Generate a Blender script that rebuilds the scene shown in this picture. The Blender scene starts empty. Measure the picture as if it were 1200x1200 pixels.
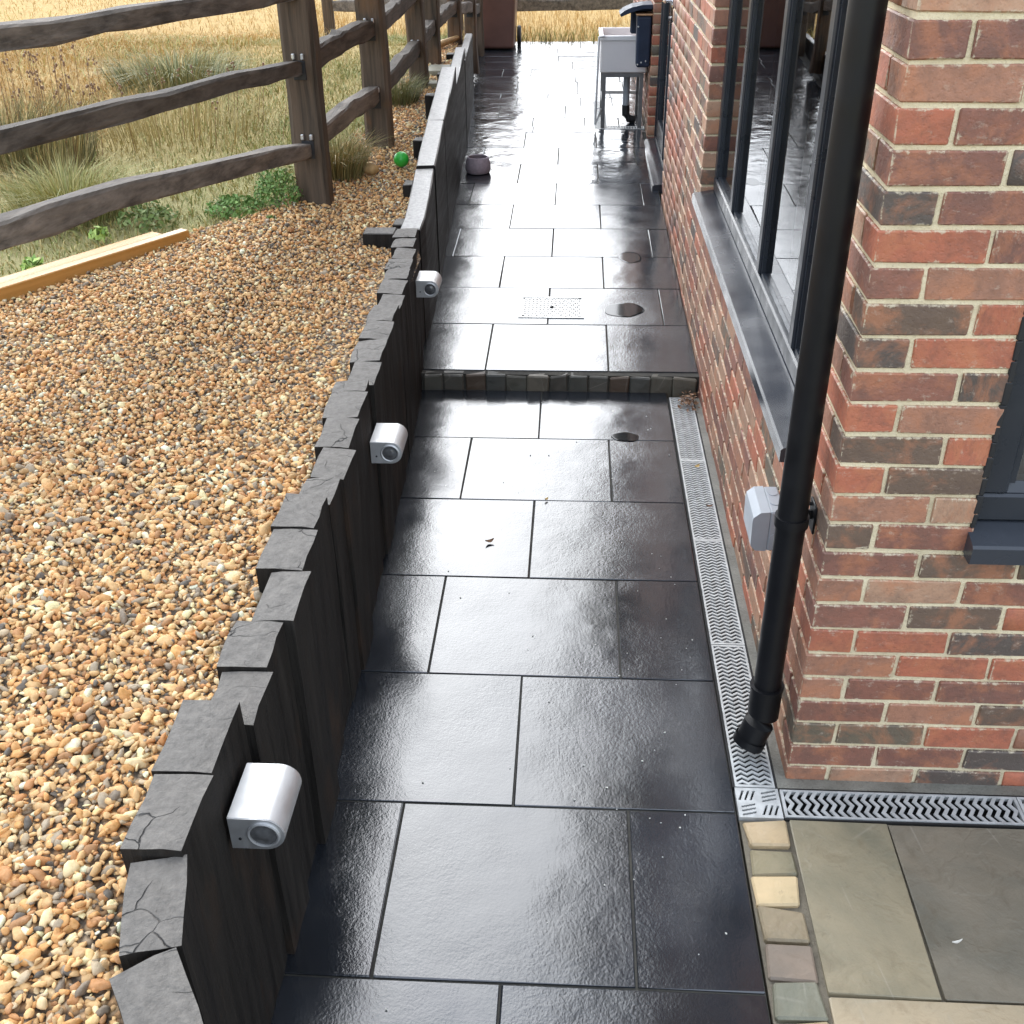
import bpy, math, random
import numpy as np
from mathutils import Vector, Matrix

random.seed(7)
rng = np.random.default_rng(7)
R = math.radians
scene = bpy.context.scene
COL = scene.collection

# ------------------------------------------------------------------ camera, world, sun, exposure
CAM_LOC = Vector((-0.59636, -2.09470, 2.08))
CAM_R = ((0.99853579, 0.05319001, -0.00985367),
         (-0.01914751, 0.51789146, 0.85523202),
         (-0.05059293, 0.85379111, -0.51815161))       # right, up, forward
cam = bpy.data.cameras.new('camera')
cam_o = bpy.data.objects.new('camera', cam)
COL.objects.link(cam_o)
cam_o.matrix_world = Matrix(((CAM_R[0][0], CAM_R[1][0], -CAM_R[2][0], CAM_LOC.x),
                             (CAM_R[0][1], CAM_R[1][1], -CAM_R[2][1], CAM_LOC.y),
                             (CAM_R[0][2], CAM_R[1][2], -CAM_R[2][2], CAM_LOC.z),
                             (0, 0, 0, 1)))
cam.sensor_width = 36
cam.lens = 1251.35 / 1200 * 36
cam.clip_start = 0.05
cam.clip_end = 1500
scene.camera = cam_o

SUN_EL, SUN_AZ = 32, -20            # degrees; azimuth measured from +Y towards +X
world = bpy.data.worlds.new('World')
scene.world = world
world.use_nodes = True
wt = world.node_tree
wt.nodes.clear()
sky = wt.nodes.new('ShaderNodeTexSky')
sky.sky_type = 'NISHITA'
sky.sun_disc = False
sky.sun_elevation = R(SUN_EL)
sky.sun_rotation = R(SUN_AZ)
sky.air_density = 1.0
sky.dust_density = 4.0
hsv = wt.nodes.new('ShaderNodeHueSaturation')
hsv.inputs['Saturation'].default_value = 0.5
bg = wt.nodes.new('ShaderNodeBackground')
bg.inputs['Strength'].default_value = 0.15
wo = wt.nodes.new('ShaderNodeOutputWorld')
wt.links.new(sky.outputs[0], hsv.inputs['Color'])
# thin overcast: the cloud evens the sky out, a soft glow stays round the hidden sun
gam = wt.nodes.new('ShaderNodeGamma')
gam.inputs['Gamma'].default_value = 0.46
mul = wt.nodes.new('ShaderNodeVectorMath')
mul.operation = 'MULTIPLY'
mul.inputs[1].default_value = (6.05, 6.5, 7.1)
wt.links.new(hsv.outputs[0], gam.inputs['Color'])
wt.links.new(gam.outputs[0], mul.inputs[0])
wt.links.new(mul.outputs[0], bg.inputs['Color'])
wt.links.new(bg.outputs[0], wo.inputs['Surface'])

sun = bpy.data.lights.new('sun', 'SUN')
sun.energy = 0.7
sun.angle = R(55)
sun.color = (1.0, 0.95, 0.88)
sun_o = bpy.data.objects.new('sun', sun)
COL.objects.link(sun_o)
sd = Vector((math.sin(R(SUN_AZ)) * math.cos(R(SUN_EL)), math.cos(R(SUN_AZ)) * math.cos(R(SUN_EL)), math.sin(R(SUN_EL))))
sun_o.rotation_euler = sd.to_track_quat('Z', 'Y').to_euler()
sun_o.location = (0, 0, 30)

scene.view_settings.view_transform = 'Standard'
scene.view_settings.look = 'None'
scene.view_settings.exposure = 0.5
scene.view_settings.gamma = 1
scene.view_settings.use_curve_mapping = False
scene.cycles.max_bounces = 8
scene.cycles.caustics_reflective = False
scene.cycles.caustics_refractive = False

# ------------------------------------------------------------------ helpers
def tag(o, label=None, cat=None, group=None, kind=None):
    if label: o['label'] = label
    if cat: o['category'] = cat
    if group: o['group'] = group
    if kind: o['kind'] = kind
    return o

def empty(name, loc=(0, 0, 0), rz=0.0, label=None, cat=None, group=None, parent=None):
    o = bpy.data.objects.new(name, None)
    o.empty_display_size = 0.1
    COL.objects.link(o)
    o.location = loc
    o.rotation_euler = (0, 0, rz)
    if parent: o.parent = parent
    return tag(o, label, cat, group)

def link(name, me, parent=None, loc=None, rot=None, scale=None):
    o = bpy.data.objects.new(name, me)
    COL.objects.link(o)
    if parent: o.parent = parent
    if loc is not None: o.location = loc
    if rot is not None: o.rotation_euler = rot
    if scale is not None: o.scale = scale
    return o

class MB:
    """collects shapes and links them as one mesh object"""
    def __init__(self):
        self.v = []; self.f = []; self.c = []
    def raw(self, vs, fs, M=None):
        n = len(self.v)
        for p in vs:
            p = Vector(p)
            self.v.append(tuple(M @ p) if M is not None else tuple(p))
        self.f += [tuple(i + n for i in f) for f in fs]
        return self
    def box(self, c, d, M=None):
        x, y, z = d[0] / 2, d[1] / 2, d[2] / 2
        vs = [(c[0] + sx * x, c[1] + sy * y, c[2] + sz * z) for sz in (-1, 1) for sx, sy in ((-1, -1), (1, -1), (1, 1), (-1, 1))]
        return self.raw(vs, [(3, 2, 1, 0), (4, 5, 6, 7), (0, 1, 5, 4), (1, 2, 6, 5), (2, 3, 7, 6), (3, 0, 4, 7)], M)
    def span(self, a, b, M=None):
        return self.box([(a[i] + b[i]) / 2 for i in range(3)], [abs(b[i] - a[i]) for i in range(3)], M)
    def cbox(self, c, d, ch=0.004, jit=0.0, M=None, rnd=random):
        """chamfered box, 24 corners, 26 faces; outline made uneven by jit"""
        h = [d[0] / 2, d[1] / 2, d[2] / 2]
        vs = []; idx = {}
        for sx in (-1, 1):
            for sy in (-1, 1):
                for sz in (-1, 1):
                    s = (sx, sy, sz)
                    j = [rnd.uniform(-jit, jit) for _ in range(3)]
                    for ax in range(3):
                        p = [s[k] * (h[k] - (0 if k == ax else ch)) + j[k] + c[k] for k in range(3)]
                        idx[(s, ax)] = len(vs); vs.append(p)
        fs = []
        for ax in range(3):
            a, b = [k for k in range(3) if k != ax]
            for sg in (-1, 1):
                q = []
                for u, w in ((-1, -1), (1, -1), (1, 1), (-1, 1)):
                    s = [0, 0, 0]; s[ax] = sg; s[a] = u; s[b] = w
                    q.append(idx[(tuple(s), ax)])
                fs.append(q)
        for ax in range(3):
            a, b = [k for k in range(3) if k != ax]
            for u in (-1, 1):
                for w in (-1, 1):
                    s0 = [0, 0, 0]; s1 = [0, 0, 0]
                    s0[ax] = -1; s1[ax] = 1
                    for s in (s0, s1): s[a] = u; s[b] = w
                    s0, s1 = tuple(s0), tuple(s1)
                    fs.append([idx[(s0, a)], idx[(s1, a)], idx[(s1, b)], idx[(s0, b)]])
        for s in [(x, y, z) for x in (-1, 1) for y in (-1, 1) for z in (-1, 1)]:
            fs.append([idx[(s, 0)], idx[(s, 1)], idx[(s, 2)]])
        # orient outward
        cc = Vector(c)
        out = []
        for f in fs:
            p = [Vector(vs[i]) for i in f]
            n = (p[1] - p[0]).cross(p[2] - p[0])
            m = sum(p, Vector()) / len(p) - cc
            out.append(tuple(f) if n.dot(m) > 0 else tuple(reversed(f)))
        return self.raw(vs, out, M)
    def tube(self, pts, rads, n=12, cap=True, flat=None, M=None):
        """swept tube; rads per point (r or (ra, rb)); flat unused"""
        pts = [Vector(p) for p in pts]
        vs = []; fs = []
        up0 = Vector((0, 0, 1))
        for i, p in enumerate(pts):
            t = (pts[min(i + 1, len(pts) - 1)] - pts[max(i - 1, 0)]).normalized()
            up = up0 if abs(t.z) < 0.95 else Vector((0, 1, 0))
            a = t.cross(up).normalized(); b = a.cross(t).normalized()
            r = rads[i] if isinstance(rads, (list, tuple)) else rads
            ra, rb = r if isinstance(r, (list, tuple)) else (r, r)
            for k in range(n):
                th = 2 * math.pi * k / n
                vs.append(p + a * math.cos(th) * ra + b * math.sin(th) * rb)
        for i in range(len(pts) - 1):
            for k in range(n):
                k2 = (k + 1) % n
                fs.append((i * n + k, i * n + k2, (i + 1) * n + k2, (i + 1) * n + k))
        if cap:
            fs.append(tuple(reversed(range(n))))
            fs.append(tuple((len(pts) - 1) * n + k for k in range(n)))
        return self.raw(vs, [tuple(reversed(f)) for f in fs], M)
    def lathe(self, prof, n=24, M=None):
        """profile [(r, z)] turned about Z"""
        vs = []; fs = []
        for r, z in prof:
            for k in range(n):
                th = 2 * math.pi * k / n
                vs.append((r * math.cos(th), r * math.sin(th), z))
        for i in range(len(prof) - 1):
            for k in range(n):
                k2 = (k + 1) % n
                fs.append((i * n + k, i * n + k2, (i + 1) * n + k2, (i + 1) * n + k))
        fs.append(tuple(reversed(range(n))))
        fs.append(tuple((len(prof) - 1) * n + k for k in range(n)))
        return self.raw(vs, fs, M)
    def prism(self, poly, axis, a, b, M=None):
        """extrude a 2-D outline along axis from a to b"""
        n = len(poly)
        def mk(u, v, w):
            if axis == 'x': return (w, u, v)
            if axis == 'y': return (u, w, v)
            return (u, v, w)
        vs = [mk(u, v, a) for u, v in poly] + [mk(u, v, b) for u, v in poly]
        fs = [tuple(range(n)), tuple(reversed(range(n, 2 * n)))]
        for k in range(n):
            fs.append((k, n + k, n + (k + 1) % n, (k + 1) % n))
        return self.raw(vs, fs, M)
    def mesh(self, name, mat, smooth=False):
        me = bpy.data.meshes.new(name)
        me.from_pydata(self.v, [], self.f)
        import bmesh
        bm = bmesh.new(); bm.from_mesh(me)
        bmesh.ops.recalc_face_normals(bm, faces=bm.faces)
        bm.to_mesh(me); bm.free()
        if mat: me.materials.append(mat)
        if smooth:
            me.polygons.foreach_set('use_smooth', [True] * len(me.polygons))
            try: me.set_sharp_from_angle(angle=R(40))
            except Exception: pass
        me.update()
        return me
    def build(self, name, mat, parent=None, smooth=False, loc=None, rot=None):
        return link(name, self.mesh(name, mat, smooth), parent, loc, rot)

def np_mesh(name, verts, faces, mat, colors=None, smooth=False):
    """fast mesh from numpy arrays; faces (n,k)"""
    me = bpy.data.meshes.new(name)
    nv, nf, k = len(verts), len(faces), faces.shape[1]
    me.vertices.add(nv)
    me.vertices.foreach_set('co', np.ascontiguousarray(verts, dtype=np.float32).ravel())
    me.loops.add(nf * k)
    me.loops.foreach_set('vertex_index', np.ascontiguousarray(faces, dtype=np.int32).ravel())
    me.polygons.add(nf)
    me.polygons.foreach_set('loop_start', np.arange(0, nf * k, k, dtype=np.int32))
    if smooth:
        me.polygons.foreach_set('use_smooth', np.ones(nf, dtype=bool))
    me.update(calc_edges=True)
    if colors is not None:
        at = me.color_attributes.new('Col', 'FLOAT_COLOR', 'POINT')
        c = np.ones((nv, 4), dtype=np.float32); c[:, :3] = colors
        at.data.foreach_set('color', c.ravel())
    if mat: me.materials.append(mat)
    me.validate()
    return me

# ------------------------------------------------------------------ node helpers
class NT:
    def __init__(self, name):
        self.m = bpy.data.materials.new(name)
        self.m.use_nodes = True
        self.t = self.m.node_tree
        self.t.nodes.clear()
        self.out = self.t.nodes.new('ShaderNodeOutputMaterial')
        self.p = self.t.nodes.new('ShaderNodeBsdfPrincipled')
        self.t.links.new(self.p.outputs[0], self.out.inputs['Surface'])
        tc = self.t.nodes.new('ShaderNodeTexCoord')
        self.obj = tc.outputs['Object']
        geo = self.t.nodes.new('ShaderNodeNewGeometry')
        self.pos = geo.outputs['Position']
        self.normal = geo.outputs['Normal']
        oi = self.t.nodes.new('ShaderNodeObjectInfo')
        self.rand = oi.outputs['Random']
        self.ocol = oi.outputs['Color']
    def set(self, name, val):
        s = self.p.inputs[name]
        if isinstance(val, bpy.types.NodeSocket): self.t.links.new(val, s)
        else: s.default_value = val if not (isinstance(val, tuple) and len(val) == 3 and s.type == 'RGBA') else (*val, 1)
        return self
    def lk(self, val, sock):
        if isinstance(val, bpy.types.NodeSocket): self.t.links.new(val, sock)
        elif isinstance(val, tuple) and len(val) == 3 and sock.type == 'RGBA': sock.default_value = (*val, 1)
        else: sock.default_value = val
    def attr(self, name):
        n = self.t.nodes.new('ShaderNodeAttribute'); n.attribute_name = name
        return n.outputs['Color']
    def offs(self, vec, k=37.0):
        """shift coordinates by a random amount per object"""
        n = self.t.nodes.new('ShaderNodeVectorMath'); n.operation = 'ADD'
        m = self.t.nodes.new('ShaderNodeMath'); m.operation = 'MULTIPLY'; m.inputs[1].default_value = k
        self.t.links.new(self.rand, m.inputs[0])
        self.t.links.new(vec, n.inputs[0]); self.t.links.new(m.outputs[0], n.inputs[1])
        return n.outputs[0]
    def scale(self, vec, s):
        n = self.t.nodes.new('ShaderNodeVectorMath'); n.operation = 'MULTIPLY'
        self.t.links.new(vec, n.inputs[0]); n.inputs[1].default_value = s
        return n.outputs[0]
    def noise(self, vec, scale, detail=3.0, rough=0.55, dist=0.0):
        n = self.t.nodes.new('ShaderNodeTexNoise')
        n.inputs['Scale'].default_value = scale; n.inputs['Detail'].default_value = detail
        n.inputs['Roughness'].default_value = rough; n.inputs['Distortion'].default_value = dist
        self.t.links.new(vec, n.inputs['Vector'])
        return n.outputs['Fac']
    def vor(self, vec, scale, feat='F1', out='Distance'):
        n = self.t.nodes.new('ShaderNodeTexVoronoi'); n.feature = feat
        n.inputs['Scale'].default_value = scale
        self.t.links.new(vec, n.inputs['Vector'])
        return n.outputs[out]
    def rng(self, fac, a, b, c=0.0, d=1.0):
        n = self.t.nodes.new('ShaderNodeMapRange'); n.clamp = True
        self.lk(fac, n.inputs[0])
        for i, v in enumerate((a, b, c, d)): n.inputs[i + 1].default_value = v
        return n.outputs[0]
    def mix(self, fac, a, b, mode='MIX'):
        n = self.t.nodes.new('ShaderNodeMix'); n.data_type = 'RGBA'; n.blend_type = mode
        self.lk(fac, n.inputs[0]); self.lk(a, n.inputs[6]); self.lk(b, n.inputs[7])
        return n.outputs[2]
    def math(self, op, a, b=0.0):
        n = self.t.nodes.new('ShaderNodeMath'); n.operation = op
        self.lk(a, n.inputs[0]); self.lk(b, n.inputs[1])
        return n.outputs[0]
    def ramp(self, fac, stops):
        n = self.t.nodes.new('ShaderNodeValToRGB')
        e = n.color_ramp.elements
        while len(e) < len(stops): e.new(0.5)
        for el, (p, c) in zip(e, stops):
            el.position = p; el.color = (*c, 1)
        self.lk(fac, n.inputs[0])
        return n.outputs[0]
    def bump(self, h, strength=0.3, dist=0.01, prev=None):
        n = self.t.nodes.new('ShaderNodeBump')
        n.inputs['Strength'].default_value = strength; n.inputs['Distance'].default_value = dist
        self.t.links.new(h, n.inputs['Height'])
        if prev is not None: self.t.links.new(prev, n.inputs['Normal'])
        return n.outputs[0]
    def nrm(self, s):
        self.t.links.new(s, self.p.inputs['Normal']); return self

MAT = {}
def plain(name, col, rough=0.5, metal=0.0, var=0.15, sc=20, bump=0.0, spec=0.5, bsc=200):
    n = NT(name)
    v = n.noise(n.obj, sc, 4)
    n.set('Base Color', n.mix(n.rng(v, 0.3, 0.7), tuple(c * (1 - var) for c in col), tuple(min(1, c * (1 + var)) for c in col)))
    n.set('Roughness', n.rng(n.noise(n.obj, sc * 2.3, 3), 0.3, 0.7, max(0.02, rough - 0.08), rough + 0.08))
    n.set('Metallic', metal); n.set('Specular IOR Level', spec)
    if bump: n.nrm(n.bump(n.noise(n.obj, bsc, 3), bump, 0.002))
    MAT[name] = n.m
    return n.m

# --- wet slate
def mk_slate(key, name, k3, s3):
    n = NT(name)
    v = n.offs(n.obj)
    w = n.pos
    big = n.noise(v, 2.2, 4, 0.6)
    base = n.mix(n.rng(big, 0.3, 0.7), (0.010, 0.012, 0.015), (0.025, 0.029, 0.036))
    base = n.mix(n.rng(n.noise(v, 14, 5, 0.7), 0.55, 0.8, 0, 0.5), base, (0.045, 0.045, 0.045))
    n.set('Base Color', base)
    film = n.noise(w, 2.1, 4, 0.6)                  # where the water film lies thick
    n.set('Roughness', n.math('ADD', n.rng(film, 0.35, 0.65, 0.08, 0.17), n.math('MULTIPLY', n.rand, 0.05)))
    n.set('IOR', 1.9)
    n.set('Specular IOR Level', 0.5)
    h1 = n.noise(v, 150, 3, 0.6)
    h2 = n.noise(v, 58, 3, 0.5, 0.3)
    h3 = n.noise(v, s3, 2, 0.5)
    b = n.bump(h3, k3, 0.010)
    b = n.bump(h2, 0.16, 0.0022, b)
    b.node.inputs['Strength'].default_value = 0.16
    n.t.links.new(n.rng(film, 0.38, 0.62, 0.07, 0.26), b.node.inputs['Strength'])
    b = n.bump(h1, 0.24, 0.0018, b)
    n.t.links.new(n.rng(film, 0.38, 0.62, 0.10, 0.34), b.node.inputs['Strength'])
    n.nrm(b)
    MAT[key] = n.m
mk_slate('slate', 'wet_slate', 0.35, 4.0)
mk_slate('slate_riven', 'wet_riven_slate', 1.0, 5.5)

def mk_stone(name, sheen=0.45):
    n = NT(name)
    v = n.offs(n.obj)
    a = n.noise(v, 3.5, 5, 0.62, 0.6)
    c = n.mix(n.rng(a, 0.32, 0.68), n.mix(1.0, n.ocol, (0.72, 0.75, 0.72), 'MULTIPLY'), n.mix(1.0, n.ocol, (1.18, 1.12, 1.02), 'MULTIPLY'))
    vein = n.vor(n.scale(v, (1.0, 0.45, 1.0)), 5.0, 'DISTANCE_TO_EDGE')
    vm = n.math('MULTIPLY', n.rng(vein, 0.0, 0.012, 1, 0), n.rng(n.noise(v, 6, 3), 0.5, 0.62))
    c = n.mix(n.math('MULTIPLY', vm, 0.22), c, (0.45, 0.41, 0.34))
    c = n.mix(n.rng(n.noise(v, 13, 5, 0.7, 1.0), 0.52, 0.70, 0, 0.45), c, n.mix(1.0, n.ocol, (0.62, 0.55, 0.45), 'MULTIPLY'))
    c = n.mix(n.rng(n.noise(v, 40, 5, 0.75), 0.62, 0.8, 0, 0.6), c, (0.09, 0.075, 0.055))
    n.set('Base Color', c)
    n.set('Roughness', n.rng(n.noise(v, 7, 4), 0.35, 0.65, sheen, sheen + 0.2))
    lay = n.math('MULTIPLY', n.noise(v, 3.2, 5, 0.6, 0.2), 6.0)
    led = n.math('FLOOR', lay)
    fr_ = n.rng(n.math('FRACT', lay), 0.0, 0.12)
    b = n.bump(n.math('ADD', led, fr_), 0.35, 0.0025)
    b = n.bump(n.noise(v, 9, 4, 0.6, 0.5), 0.6, 0.008, b)
    b = n.bump(n.noise(v, 80, 4, 0.65), 0.5, 0.003, b)
    n.nrm(b)
    MAT[name] = n.m
mk_stone('sandstone')

def mk_brick(name, use_attr):
    n = NT(name)
    v = n.pos if use_attr else n.offs(n.obj)
    base = n.attr('Col') if use_attr else n.ocol
    a = n.noise(v, 13, 5, 0.68, 0.5)
    c = n.mix(n.rng(a, 0.44, 0.66, 0, 0.75), base, n.mix(0.6, base, (0.10, 0.066, 0.052)))
    c = n.mix(n.rng(n.noise(v, 11, 5, 0.65, 0.4), 0.48, 0.64, 0, 0.85), c, n.mix(0.6, base, (0.46, 0.18, 0.085)))
    c = n.mix(n.rng(n.noise(v, 70, 5, 0.75), 0.52, 0.74, 0, 0.4), c, (0.07, 0.047, 0.038))
    c = n.mix(n.rng(n.noise(n.scale(v, (1, 1, 1.6)), 26, 6, 0.8), 0.58, 0.72, 0, 0.6), c, (0.50, 0.40, 0.31))
    if not use_attr:      # smears of mortar along the arrises
        sp = n.t.nodes.new('ShaderNodeSeparateXYZ'); n.t.links.new(n.obj, sp.inputs[0])
        ez = n.rng(n.math('ABSOLUTE', sp.outputs[2]), 0.0215, 0.032)
        ax_ = n.math('ABSOLUTE', sp.outputs[0])
        ex = n.math('MULTIPLY', n.rng(ax_, 0.094, 0.105), n.math('LESS_THAN', ax_, 0.1062))
        em = n.math('MAXIMUM', ez, ex)
        sm = n.rng(n.math('ADD', n.noise(v, 48, 5, 0.75), n.math('MULTIPLY', em, 0.25)), 0.72, 0.82)
        c = n.mix(n.math('MULTIPLY', sm, 0.8), c, (0.55, 0.47, 0.33))
    n.set('Base Color', c)
    n.set('Roughness', 0.62)
    n.set('Specular IOR Level', 0.5)
    b = n.bump(n.noise(v, 45, 5, 0.65), 0.7, 0.004)
    b = n.bump(n.rng(n.vor(v, 120), 0.0, 0.35), 0.25, 0.003, b)
    n.nrm(b)
    MAT[name] = n.m
mk_brick('brick', False)
mk_brick('brick_joined', True)

def mk_mortar():
    n = NT('mortar')
    c = n.mix(n.rng(n.noise(n.pos, 9, 5, 0.65), 0.35, 0.7), (0.62, 0.525, 0.345), (0.80, 0.70, 0.49))
    c = n.mix(n.rng(n.noise(n.pos, 260, 3, 0.7), 0.55, 0.75, 0, 0.5), c, (0.22, 0.17, 0.11))
    c = n.mix(n.rng(n.noise(n.pos, 3.0, 4, 0.6), 0.5, 0.75, 0, 0.4), c, (0.22, 0.18, 0.12))
    n.set('Base Color', c); n.set('Roughness', 0.9); n.set('Specular IOR Level', 0.2)
    b = n.bump(n.noise(n.pos, 60, 4, 0.7), 0.8, 0.006)
    n.nrm(n.bump(n.noise(n.pos, 400, 3), 0.4, 0.002, b))
    MAT['mortar'] = n.m
mk_mortar()

def mk_wood(name, dark, light, rough, grain=(1, 1, 1), sc=18, wear=None, crack=0.0, bumpd=0.006, top=None, top_rough=None, top_spec=0.5, vary=0.0):
    """weathered timber: grain runs along the axis with the small scale factor"""
    n = NT(name)
    v = n.offs(n.obj)
    g = n.scale(v, grain)
    a = n.noise(g, sc, 5, 0.65, 0.3)
    c = n.mix(n.rng(a, 0.3, 0.7), dark, light)
    if wear:
        c = n.mix(n.rng(n.noise(n.scale(v, tuple(0.5 + 0.5 * x for x in grain)), 5, 4, 0.6), 0.55, 0.75, 0, 0.7), c, wear)
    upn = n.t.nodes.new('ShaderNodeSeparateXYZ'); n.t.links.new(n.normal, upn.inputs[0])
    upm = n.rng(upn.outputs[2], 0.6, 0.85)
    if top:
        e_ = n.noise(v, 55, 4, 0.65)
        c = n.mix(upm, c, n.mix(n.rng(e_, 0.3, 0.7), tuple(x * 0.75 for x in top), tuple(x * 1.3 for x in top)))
    b = n.bump(a, 0.6, bumpd)
    b = n.bump(n.noise(n.scale(v, tuple(x * 3 for x in grain)), sc * 2, 3), 0.35, bumpd * 0.5, b)
    if crack:
        w = n.t.nodes.new('ShaderNodeVectorMath'); w.operation = 'ADD'
        nz = n.t.nodes.new('ShaderNodeTexNoise'); nz.inputs['Scale'].default_value = 9; nz.inputs['Detail'].default_value = 3
        n.t.links.new(v, nz.inputs['Vector'])
        sc2 = n.scale(nz.outputs['Color'], (0.09, 0.09, 0.09))
        n.t.links.new(v, w.inputs[0]); n.t.links.new(sc2, w.inputs[1])
        e = n.vor(n.scale(w.outputs[0], (0.8, 1.25, 1)), 7.5, 'DISTANCE_TO_EDGE')
        m = n.math('MULTIPLY', n.rng(e, 0.0, 0.012, 1, 0), n.rng(n.noise(v, 7, 2), 0.50, 0.60))
        up = n.t.nodes.new('ShaderNodeSeparateXYZ'); n.t.links.new(n.normal, up.inputs[0])
        m = n.math('MULTIPLY', m, n.rng(up.outputs[2], 0.5, 0.8))
        c = n.mix(n.math('MULTIPLY', m, crack), c, (0.008, 0.007, 0.006))
        b = n.bump(n.math('SUBTRACT', 1.0, m), 0.8, 0.008, b)
    if vary:
        c = n.mix(n.rng(n.rand, 0, 1, 0, vary), c, n.mix(1.0, c, (0.42, 0.40, 0.38), 'MULTIPLY'))
        c = n.mix(n.rng(n.noise(n.scale(v, tuple(0.3 + 0.7 * x for x in grain)), 13, 5, 0.7), 0.5, 0.72, 0, 0.6), c, (0.03, 0.026, 0.023))
    if top:
        b = n.bump(n.noise(v, 130, 4, 0.7), 0.5, 0.003, b)
    n.set('Base Color', c); n.nrm(b)
    r_ = n.rng(a, 0.3, 0.7, rough - 0.1, rough + 0.12)
    if top_rough:
        mx_ = n.t.nodes.new('ShaderNodeMix'); mx_.data_type = 'FLOAT'
        n.lk(upm, mx_.inputs[0]); n.lk(r_, mx_.inputs[2]); mx_.inputs[3].default_value = top_rough
        r_ = mx_.outputs[0]
    n.set('Roughness', r_)
    n.set('Specular IOR Level', n.rng(upm, 0, 1, 0.16, top_spec))
    MAT[name] = n.m
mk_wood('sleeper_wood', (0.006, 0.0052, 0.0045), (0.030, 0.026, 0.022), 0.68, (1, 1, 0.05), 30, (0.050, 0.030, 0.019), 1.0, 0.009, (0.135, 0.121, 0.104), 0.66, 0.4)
mk_wood('board_wood', (0.008, 0.0075, 0.007), (0.022, 0.020, 0.018), 0.62, (1, 0.06, 1), 26, (0.03, 0.027, 0.024), 0, 0.003, (0.30, 0.285, 0.265), 0.36)  # board tops pale: silvery weathering, plus wet sky reflection painted into the colour
mk_wood('post_wood', (0.040, 0.032, 0.024), (0.14, 0.10, 0.07), 0.7, (1, 1, 0.05), 30, (0.21, 0.105, 0.045), 0, 0.009)
mk_wood('rail_wood', (0.085, 0.074, 0.063), (0.29, 0.25, 0.21), 0.8, (1, 0.07, 1), 26, (0.25, 0.22, 0.185), 0, 0.008, None, None, 0.16, 0.75)
mk_wood('new_timber', (0.40, 0.185, 0.042), (0.54, 0.28, 0.085), 0.5, (1, 0.05, 1), 24, (0.5, 0.28, 0.1), 0, 0.002)

def mk_attr(name, rough, bump=0.0, bsc=150, var=0.35, spec=0.4):
    n = NT(name)
    c = n.attr('Col')
    c = n.mix(n.rng(n.noise(n.pos, bsc * 0.6, 4, 0.6), 0.3, 0.7), n.mix(var, c, (0.10, 0.06, 0.03)), n.mix(var * 0.35, c, (0.9, 0.8, 0.65)))
    n.set('Base Color', c); n.set('Roughness', rough); n.set('Specular IOR Level', spec)
    if bump: n.nrm(n.bump(n.noise(n.pos, bsc, 4), bump, 0.003))
    MAT[name] = n.m
mk_attr('pebble', 0.68, 0.4, 160, 0.30, 0.3)
n_ = NT('grass_blade'); n_.set('Base Color', n_.attr('Col')); n_.set('Roughness', 0.65); n_.set('Specular IOR Level', 0.25); MAT['grass'] = n_.m

def mk_field():
    n = NT('field_ground')
    P = n.pos
    a = n.noise(P, 0.55, 5, 0.6)
    b = n.noise(n.scale(P, (1, 1, 1)), 6, 5, 0.7)
    far = n.mix(n.rng(b, 0.25, 0.75), (0.47, 0.315, 0.13), (0.64, 0.45, 0.20))
    grn = n.mix(n.rng(b, 0.25, 0.75), (0.34, 0.32, 0.14), (0.54, 0.47, 0.24))
    xyz = n.t.nodes.new('ShaderNodeSeparateXYZ'); n.t.links.new(P, xyz.inputs[0])
    d = n.math('ADD', n.math('MULTIPLY', xyz.outputs[0], -1.0), n.math('MULTIPLY', xyz.outputs[1], 0.55))
    d = n.math('ADD', d, n.math('MULTIPLY', n.math('SUBTRACT', a, 0.5), 5.0))
    f = n.rng(d, 4.3, 7.5)
    c = n.mix(f, grn, far)
    c = n.mix(n.rng(n.noise(P, 0.09, 3), 0.5, 0.7, 0, 0.5), c, (0.42, 0.25, 0.09))
    n.set('Base Color', c); n.set('Roughness', 0.95); n.set('Specular IOR Level', 0.1)
    n.nrm(n.bump(n.noise(P, 30, 5, 0.75), 1.0, 0.03))
    MAT['field'] = n.m
mk_field()

def mk_gravel_bed():
    n = NT('gravel_bed')
    P = n.pos
    vn = n.t.nodes.new('ShaderNodeTexVoronoi'); vn.inputs['Scale'].default_value = 55
    n.t.links.new(P, vn.inputs['Vector'])
    xyz = n.t.nodes.new('ShaderNodeSeparateXYZ'); n.t.links.new(vn.outputs['Color'], xyz.inputs[0])
    c = n.ramp(xyz.outputs[0], [(0.0, (0.14, 0.09, 0.05)), (0.35, (0.36, 0.20, 0.085)), (0.7, (0.48, 0.31, 0.16)), (1.0, (0.5, 0.38, 0.25))])
    c = n.mix(n.rng(vn.outputs['Distance'], 0.3, 0.7), c, (0.05, 0.035, 0.022))
    n.set('Base Color', c); n.set('Roughness', 0.8)
    n.nrm(n.bump(n.rng(vn.outputs['Distance'], 0.0, 0.7, 1, 0), 1.0, 0.012))
    MAT['gravel_bed'] = n.m
mk_gravel_bed()

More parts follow.
